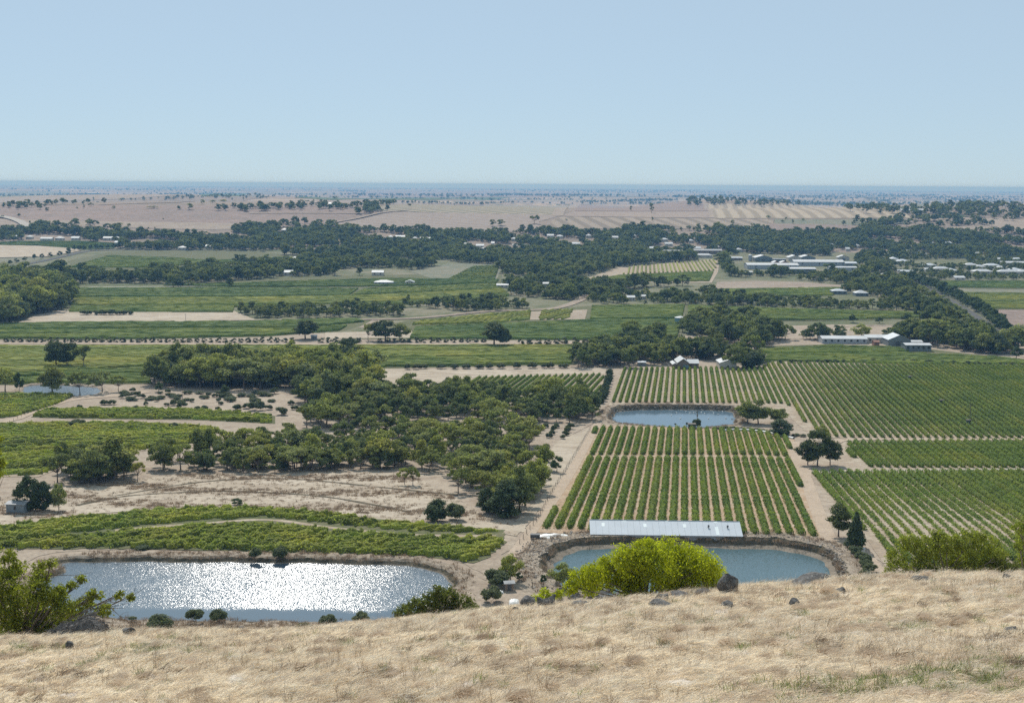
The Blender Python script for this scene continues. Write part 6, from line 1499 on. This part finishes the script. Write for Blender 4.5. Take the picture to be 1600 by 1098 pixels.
# white channel pipe curving below the pale pond
c = [at(x, y) for x, y in [(1128, 674), (1145, 672.5), (1165, 672.8), (1190, 675), (1215, 680), (1240, 686)]]; g = Geo(); g.tube([(q.x, q.y, q.z + .35) for q in c], [.55] * len(c), 7)
tag(ob('white_pipe', g.mesh('white_pipe', [M['white']], True)), 'long white pipe curving below the pale pond hedge', 'pipe')
# white sheeting and clutter at the left end of the long shed
def sheeting(px, w, d, h, label, name='plastic_sheet', mat='white', seed=1):
    p = at(*px); r = np.random.default_rng(seed); n = 13; m = 7; V = []
    for j in range(m):
        for i in range(n):
            u = i / (n - 1) * 2 - 1; v = j / (m - 1) * 2 - 1; e = max(0, 1 - u * u) * max(0, 1 - v * v); V.append((u * w / 2, v * d / 2, -.1 + h * e ** .5 * r.uniform(.6, 1.1)))
    F = [(j * n + i, j * n + i + 1, (j + 1) * n + i + 1, (j + 1) * n + i) for j in range(m - 1) for i in range(n - 1)]
    o = ob(name, mesh_np(name, V, [np.array(F)], [M[mat]], smooth=True), None, p); return tag(o, label, 'sheet')
sheeting((866, 838), 9, 3, 1.0, 'white plastic sheeting heaped at the left end of the long shed', seed=3)
sheeting((850, 842), 5, 2, .8, 'smaller white sheet beside the heaped sheeting', seed=4)
sheeting((803, 941), 2.4, 3.4, 1.0, 'white sheet crumpled by the bushes between the ponds', seed=5)
sheeting((782, 926), 1.6, 1.6, .8, 'pale scrap sheet under the green bush between the ponds', seed=6)
p = at(836, 842); o = box_thing('rusty_trailer', p, 2.6, 1.6, .9, 'door', 'small dark trailer beside the track at the shed end', 'trailer'); o.children[0].location.z = .55
for s in (-.8, .8):
    g = Geo(); g.tube([(s * .9, -.85, .35), (s * .9, .85, .35)], [.35, .35], 10); ob('wheel', g.mesh('wheel', [M['door']]), o)
p = at(795, 921); o = building('pump_hut', p, 2.0, 1.8, 1.9, .4, 'tiny hut in deep shade between the two ponds', 'hut', 'roofg', 'wallb', .2, 'x', windows=0, door=(0, .9, 2.0))  # darker wall colour stands in for the deep shade on the hut
p = at(1344, 861); o = box_thing('white_box', p + Vector((0, -1.2, 0)), 1.6, 1.0, 1.1, 'white', 'small pale box at the foot of the conifer', 'box'); g = Geo(); g.box(-.9, .9, -.6, .6, 1.1, 1.2); ob('lid', g.mesh('lid', [M['roofz']]), o)
# fences: posts as parts, wire as parts
def fence(px, gap, h, label, ymin=262, wires=3, name='wire_fence'):
    c = [at(x, y, ymin) for x, y in px]; pts = []
    for a, b in zip(c[:-1], c[1:]):
        n = max(1, int((b - a).length / gap)); pts += [a.lerp(b, i / n) for i in range(n)]
    pts.append(c[-1]); pts = [Vector((q.x, q.y, float(hgt(q.x, q.y)))) for q in pts]
    o = empty(name, pts[0], label, 'fence'); g = Geo(); g.tube([(0, 0, -.4), (0, 0, h)], [.09, .08], 5); me = g.mesh('post', [M['wood']])
    for q in pts: ob('post', me, o, q - pts[0])
    for w in range(wires):
        g = Geo(); g.tube([(q.x - pts[0].x, q.y - pts[0].y, q.z - pts[0].z + h * (.35 + .28 * w)) for q in pts], [.012] * len(pts), 3); ob('wire', g.mesh('wire', [M['wood']]), o)
fence([(812, 850), (838, 815), (868, 760), (908, 695), (922, 672)], 5.0, 1.5, 'post and wire fence along the track left of the ruled vine block')
fence([(2, 668), (45, 645), (80, 632), (115, 622)], 6.0, 1.4, 'fence along the pale farm track at left')
fence([(800, 917), (832, 918), (870, 916)], 3.0, 1.3, 'short dark fence across the hollow between the ponds', 262)
fence([(-20, 788), (60, 764), (85, 757)], 6.0, 1.3, 'fence below the slanting vineyard at the left edge')
# power poles far and near
for x, y, hpx, lb in [(1515, 664, 34, 'thin dark pole standing among the great vine block rows'), (285, 627, 16, 'thin pole in the grey scrub behind the paddock'), (290, 500, 10, 'pole in the straw paddock of the mid valley at left'), (1135, 835, 0, ''), (447, 352, 8, 'pole on the pinkish far field, right one'), (427, 353, 6, 'pole on the pinkish far field, left one')]:
    if not hpx: continue
    p = at(x, y); h = min(12, metres(hpx, p.y)); o = empty('power_pole', p, lb, 'pole'); g = Geo(); g.tube([(0, 0, -.3), (0, 0, h)], [.16, .11], 5); ob('post', g.mesh('post', [M['wood']]), o); g = Geo(); g.box(-.9, .9, -.05, .05, h * .9, h * .93); ob('crossarm', g.mesh('crossarm', [M['wood']]), o)
p = at(443, 297.5); k = p.y / 2000
o = empty('radio_mast', p, 'thin lattice radio mast near the horizon at left', 'mast'); g = Geo(); Hm = min(13 * k, 120 - p.z)
for a in range(3):
    g.tube([(2.2 * math.cos(a * 2.1), 2.2 * math.sin(a * 2.1), 0), (.6 * math.cos(a * 2.1), .6 * math.sin(a * 2.1), Hm)], [.5, .4], 4)
for i in range(12): g.tube([(2.2 * (1 - i / 13), 0, Hm * i / 12), (-1.8 * (1 - i / 13), .8, Hm * (i + 1) / 12)], [.3, .3], 4)
ob('lattice', g.mesh('lattice', [M['wallz']]), o)
# dark shrubs / round tanks standing in the great vine block
for x, y, lb in [(1422, 594, 'topmost'), (1471, 632, 'middle'), (1513, 664, 'lowest')]:
    p = at(x, y); o = empty('wind_fan_box', p, lb + ' of three small dark boxes in the great vine block', 'box'); g = Geo(); g.box(-1.0, 1.0, -.8, .8, 0, 2.4); ob('body', g.mesh('body', [M['tankg']]), o); g = Geo(); g.box(-1.1, 1.1, -.9, .9, 2.4, 2.55); ob('lid', g.mesh('lid', [M['wood']]), o)
p = at(463, 547 + 0); 
c0 = at(1355, 547.5); o = box_thing('white_trough', c0, 17, 1.6, .7, 'white', 'thin white trough lying in the vine strip before the sheds', 'trough'); g = Geo(); g.box(-8.3, 8.3, -.6, .6, .7, .74); ob('lining', g.mesh('lining', [M['blue']]), o)

# ------------------------------------------------------------------ grass and weeds
def tuft(name, n, L, lean, spread, width, mat, seed, curl=.9, base=.22):
    r = np.random.default_rng(seed); g = Geo()
    for i in range(n):
        a = r.normal(0, spread); d = np.array([math.cos(a), math.sin(a)]); l = L * r.uniform(.5, 1.2); b = r.normal(0, base, 2); s = np.linspace(0, 1, 4)
        th = np.cumsum(np.full(4, 1.0)) * 0 + (.15 + lean * (s ** curl)) * r.uniform(.75, 1.2)
        x = np.concatenate([[0], np.cumsum(np.sin(th[1:]) * l / 3)]); z = np.concatenate([[-.05], np.cumsum(np.cos(th[1:]) * l / 3)])
        w = width * np.array([1, .85, .6, .15]) * r.uniform(.7, 1.3); sd = np.array([-d[1], d[0]])
        sd = sd * math.cos(.7) ; tz = math.sin(.7) * r.choice([-1, 1])
        V = []
        for k in range(4):
            c = np.array([b[0] + d[0] * x[k], b[1] + d[1] * x[k], z[k]]); o_ = np.array([sd[0] * w[k], sd[1] * w[k], tz * w[k]])
            V += [c - o_, c + o_]
        g.add(V, [(0, 1, 3, 2), (2, 3, 5, 4), (4, 5, 7, 6)])
    return bpy.data.objects.new(name, g.mesh(name, [M[mat]]))
def hill_points(n, y0, y1, tmax, accept=None):
    y = np.sqrt(rng.uniform(y0 ** 2, y1 ** 2, n)); t = rng.uniform(-tmax, tmax, n); x = t * y
    if accept is not None:
        k = accept(x, y); x, y = x[k], y[k]
    return np.column_stack([x, y, hill(x, y)])
def off_rocks(P):
    k = np.ones(len(P), bool)
    for x, y, r in RC: k &= ~((np.abs(P[:, 0] - x) < r) & (P[:, 1] - y > -r - .75) & (P[:, 1] - y < r * .8))
    return P[k]
def clump(x, y):
    return .5 + .5 * np.sin(x * .9 + 2 * np.sin(y * .4)) * np.sin(y * 1.1 + 1.5 * np.sin(x * .5))
src = [tuft('grass_tuft', 42, .66, 1.75, .45, .013, 'grass', 600 + i) for i in range(5)]
P_ = off_rocks(hill_points(72000, 36, 108, .6))
cl_ = clump(P_[:, 0], P_[:, 1])
instancer('dry_grass', P_, rng.normal(-.15, .38, len(P_)) + .5 * np.sin(P_[:, 0] * .25 + P_[:, 1] * .17), rng.uniform(.55, .95, len(P_)) * (.7 + .55 * cl_), src, 'long straw coloured grass combed over by the wind on the near hillside', 'grass')
P_ = off_rocks(hill_points(3400, 78, 101, .6))
instancer('grass_wisps', P_, rng.normal(-.1, .4, len(P_)), rng.uniform(.9, 1.35, len(P_)), [tuft('wisp_tuft', 16, .75, 1.25, .5, .009, 'grass', 690 + i) for i in range(3)], 'pale wisps of taller dry grass along the hillside crest', 'grass')
src = [tuft('brown_tuft', 40, .6, 1.4, .8, .013, 'stalk', 620 + i) for i in range(3)]
P_ = hill_points(8000, 38, 104, .6, lambda x, y: (clump(x * .6 + 3, y * .7) > .62) & (rng.random(len(x)) < .6))
instancer('brown_grass', P_, rng.uniform(-.8, .8, len(P_)), rng.uniform(.6, 1.1, len(P_)), src, 'browner grass tussocks between the straw on the near hillside', 'grass')
src = [tuft('green_weed', 26, .42, .7, 3.0, .014, 'wgreen', 640 + i, base=.16) for i in range(3)]
def green_spot(x, y):
    m = np.zeros(len(x))
    for px, py, rx, ry, a in [(230, 1018, 55, 9, .9), (40, 1018, 30, 8, .7), (310, 1022, 25, 8, .7), (140, 1040, 30, 8, .6), (1480, 1060, 170, 18, .9), (1560, 1040, 60, 16, .8), (1360, 1075, 110, 20, .7), (1540, 1085, 70, 14, .8), (1420, 985, 40, 8, .5), (1250, 960, 15, 5, .5), (1585, 940, 10, 4, .8), (870, 1050, 25, 5, .5), (545, 1013, 16, 6, .5), (1220, 1000, 20, 6, .4), (265, 1000, 20, 5, .5), (1035, 1010, 8, 5, .6)]:
        c = at(px, py, 30); sx = rx * c.y / 2000; sy = ry * c.y / 2000 / .22
        m = np.maximum(m, a * np.exp(-((x - c.x) / sx) ** 2 - ((y - c.y) / sy) ** 2))
    return rng.random(len(x)) < m * .95 + .012
P_ = hill_points(64000, 38, 104, .6, green_spot)
instancer('green_weeds', P_, rng.uniform(0, 6.28, len(P_)), rng.uniform(.55, 1.2, len(P_)), src, 'patches of green weeds among the straw grass on the near hillside', 'weeds')
src = [tuft('seed_stalk', 9, .85, .45, 3.0, .007, 'stalk', 660 + i, base=.1) for i in range(3)]
P_ = hill_points(5600, 38, 106, .6, lambda x, y: clump(x * .3 + 1, y * .35) > .35)
instancer('seed_stalks', P_, rng.uniform(0, 6.28, len(P_)), rng.uniform(.6, 1.2, len(P_)), src, 'thin upright seed stalks standing above the near hillside grass', 'weeds')
def tussock(seed):
    r = np.random.default_rng(seed); g = Geo()
    for i in range(150):
        a = r.normal(0, .55); d = np.array([math.cos(a), math.sin(a)]); b = r.normal(0, .17, 2); l = r.uniform(.55, 1.1); th = r.uniform(.1, .5) + np.linspace(0, 1.75, 5) * r.uniform(.75, 1.1)
        x = np.concatenate([[0], np.cumsum(np.sin(th[1:]) * l / 4)]); z = np.concatenate([[-.05], np.cumsum(np.cos(th[1:]) * l / 4)]); w = .011 * np.array([1, 1, .8, .6, .1]); sd = np.array([-d[1], d[0]]); V = []
        for k in range(5):
            c = np.array([b[0] + d[0] * x[k], b[1] + d[1] * x[k], z[k] + .05]); o_ = np.array([sd[0] * w[k], sd[1] * w[k], w[k] * .6]); V += [c - o_, c + o_]
        g.add(V, [(0, 1, 3, 2), (2, 3, 5, 4), (4, 5, 7, 6), (6, 7, 9, 8)])
    return bpy.data.objects.new('tussock', g.mesh('tussock', [M['tuss']]))
M['tuss'] = foliage('tussock_blades', [(.68, .565, .44), (.76, .65, .52), (.58, .46, .345), (.82, .72, .60)], .48, .28, tcol=1.0)
src = [tussock(700 + i) for i in range(4)]
P_ = off_rocks(hill_points(3000, 37, 102, .6, lambda x, y: clump(x * .8 + 5, y * .9) + .8 * rng.random(len(x)) > .85))
instancer('grass_tussocks', P_, rng.normal(-.15, .3, len(P_)), rng.uniform(.4, .95, len(P_)), src, 'browner windswept tussocks standing up from the straw grass', 'grass')
# brown weeds on the paddock and along the pond banks
src = [tuft('paddock_weed', 20, .75, .8, 3.0, .05, 'stalk', 680 + i, base=.45) for i in range(3)]
poly = np.array([tuple(q) for q in KEEP['n4']]); x0, y0 = poly.min(0); x1, y1 = poly.max(0)
Q = np.column_stack([rng.uniform(x0, x1, 60000), rng.uniform(y0, y1, 60000)])
bands = .5 + .5 * np.sin(Q[:, 1] * .23 + Q[:, 0] * .045 + 1.2 * np.sin(Q[:, 0] * .05)); Q = Q[inpoly(Q, poly) & (rng.random(len(Q)) < np.clip((bands + .5 * np.sin(Q[:, 0] * .31 + Q[:, 1] * .5) * np.sin(Q[:, 0] * .13 - Q[:, 1] * .9) - .55) * .9, .04, .5))]
for d, n in ((LP, 1100), (RP, 1500), (MP, 700)):
    i = rng.integers(0, 170, n); t = rng.uniform(-.2, 1.3, n)[:, None]; Q2 = d['rings'][3][i, :2] * (1 - t) + d['rings'][5][i, :2] * t
    d['wq'] = np.column_stack([Q2 + rng.normal(0, .4, Q2.shape), d['rings'][3][i, 2] * (1 - np.clip(t[:, 0], 0, 1)) + d['rings'][5][i, 2] * np.clip(t[:, 0], 0, 1)])
near = np.column_stack([rng.uniform(-125, -5, 5200), rng.uniform(246, 276, 5200)]); nz = hgt(near[:, 0], near[:, 1])
k = ~inpoly(near, LP['hole'])
W_ = np.vstack([np.column_stack([Q, hgt(Q[:, 0], Q[:, 1])]), LP['wq'], RP['wq'], MP['wq'], np.column_stack([near, nz])[k]])
instancer('brown_weeds', W_, rng.uniform(0, 6.28, len(W_)), rng.uniform(.5, 1.2, len(W_)), src, 'brown dry weeds over the paddock and along the pond banks', 'weeds')

# ------------------------------------------------------------------ haze: one closed box of thin even air
def haze():
    g = Geo(); g.box(-40500, 40500, -400, 40500, -40, 124)
    m = bpy.data.materials.new('haze'); m.use_nodes = True; N = m.node_tree.nodes; N.clear()
    out = N.new('ShaderNodeOutputMaterial'); v = N.new('ShaderNodeVolumePrincipled'); v.inputs['Color'].default_value = (.25, .54, .95, 1); v.inputs['Absorption Color'].default_value = (.5, .5, .5, 1); v.inputs['Density'].default_value = HAZE; v.inputs['Anisotropy'].default_value = 0.0
    m.node_tree.links.new(v.outputs[0], out.inputs['Volume'])
    tag(ob('haze', g.mesh('haze', [m])), 'thin blue air over the whole valley', 'haze', kind='stuff')
HAZE = 8.5e-5
haze()
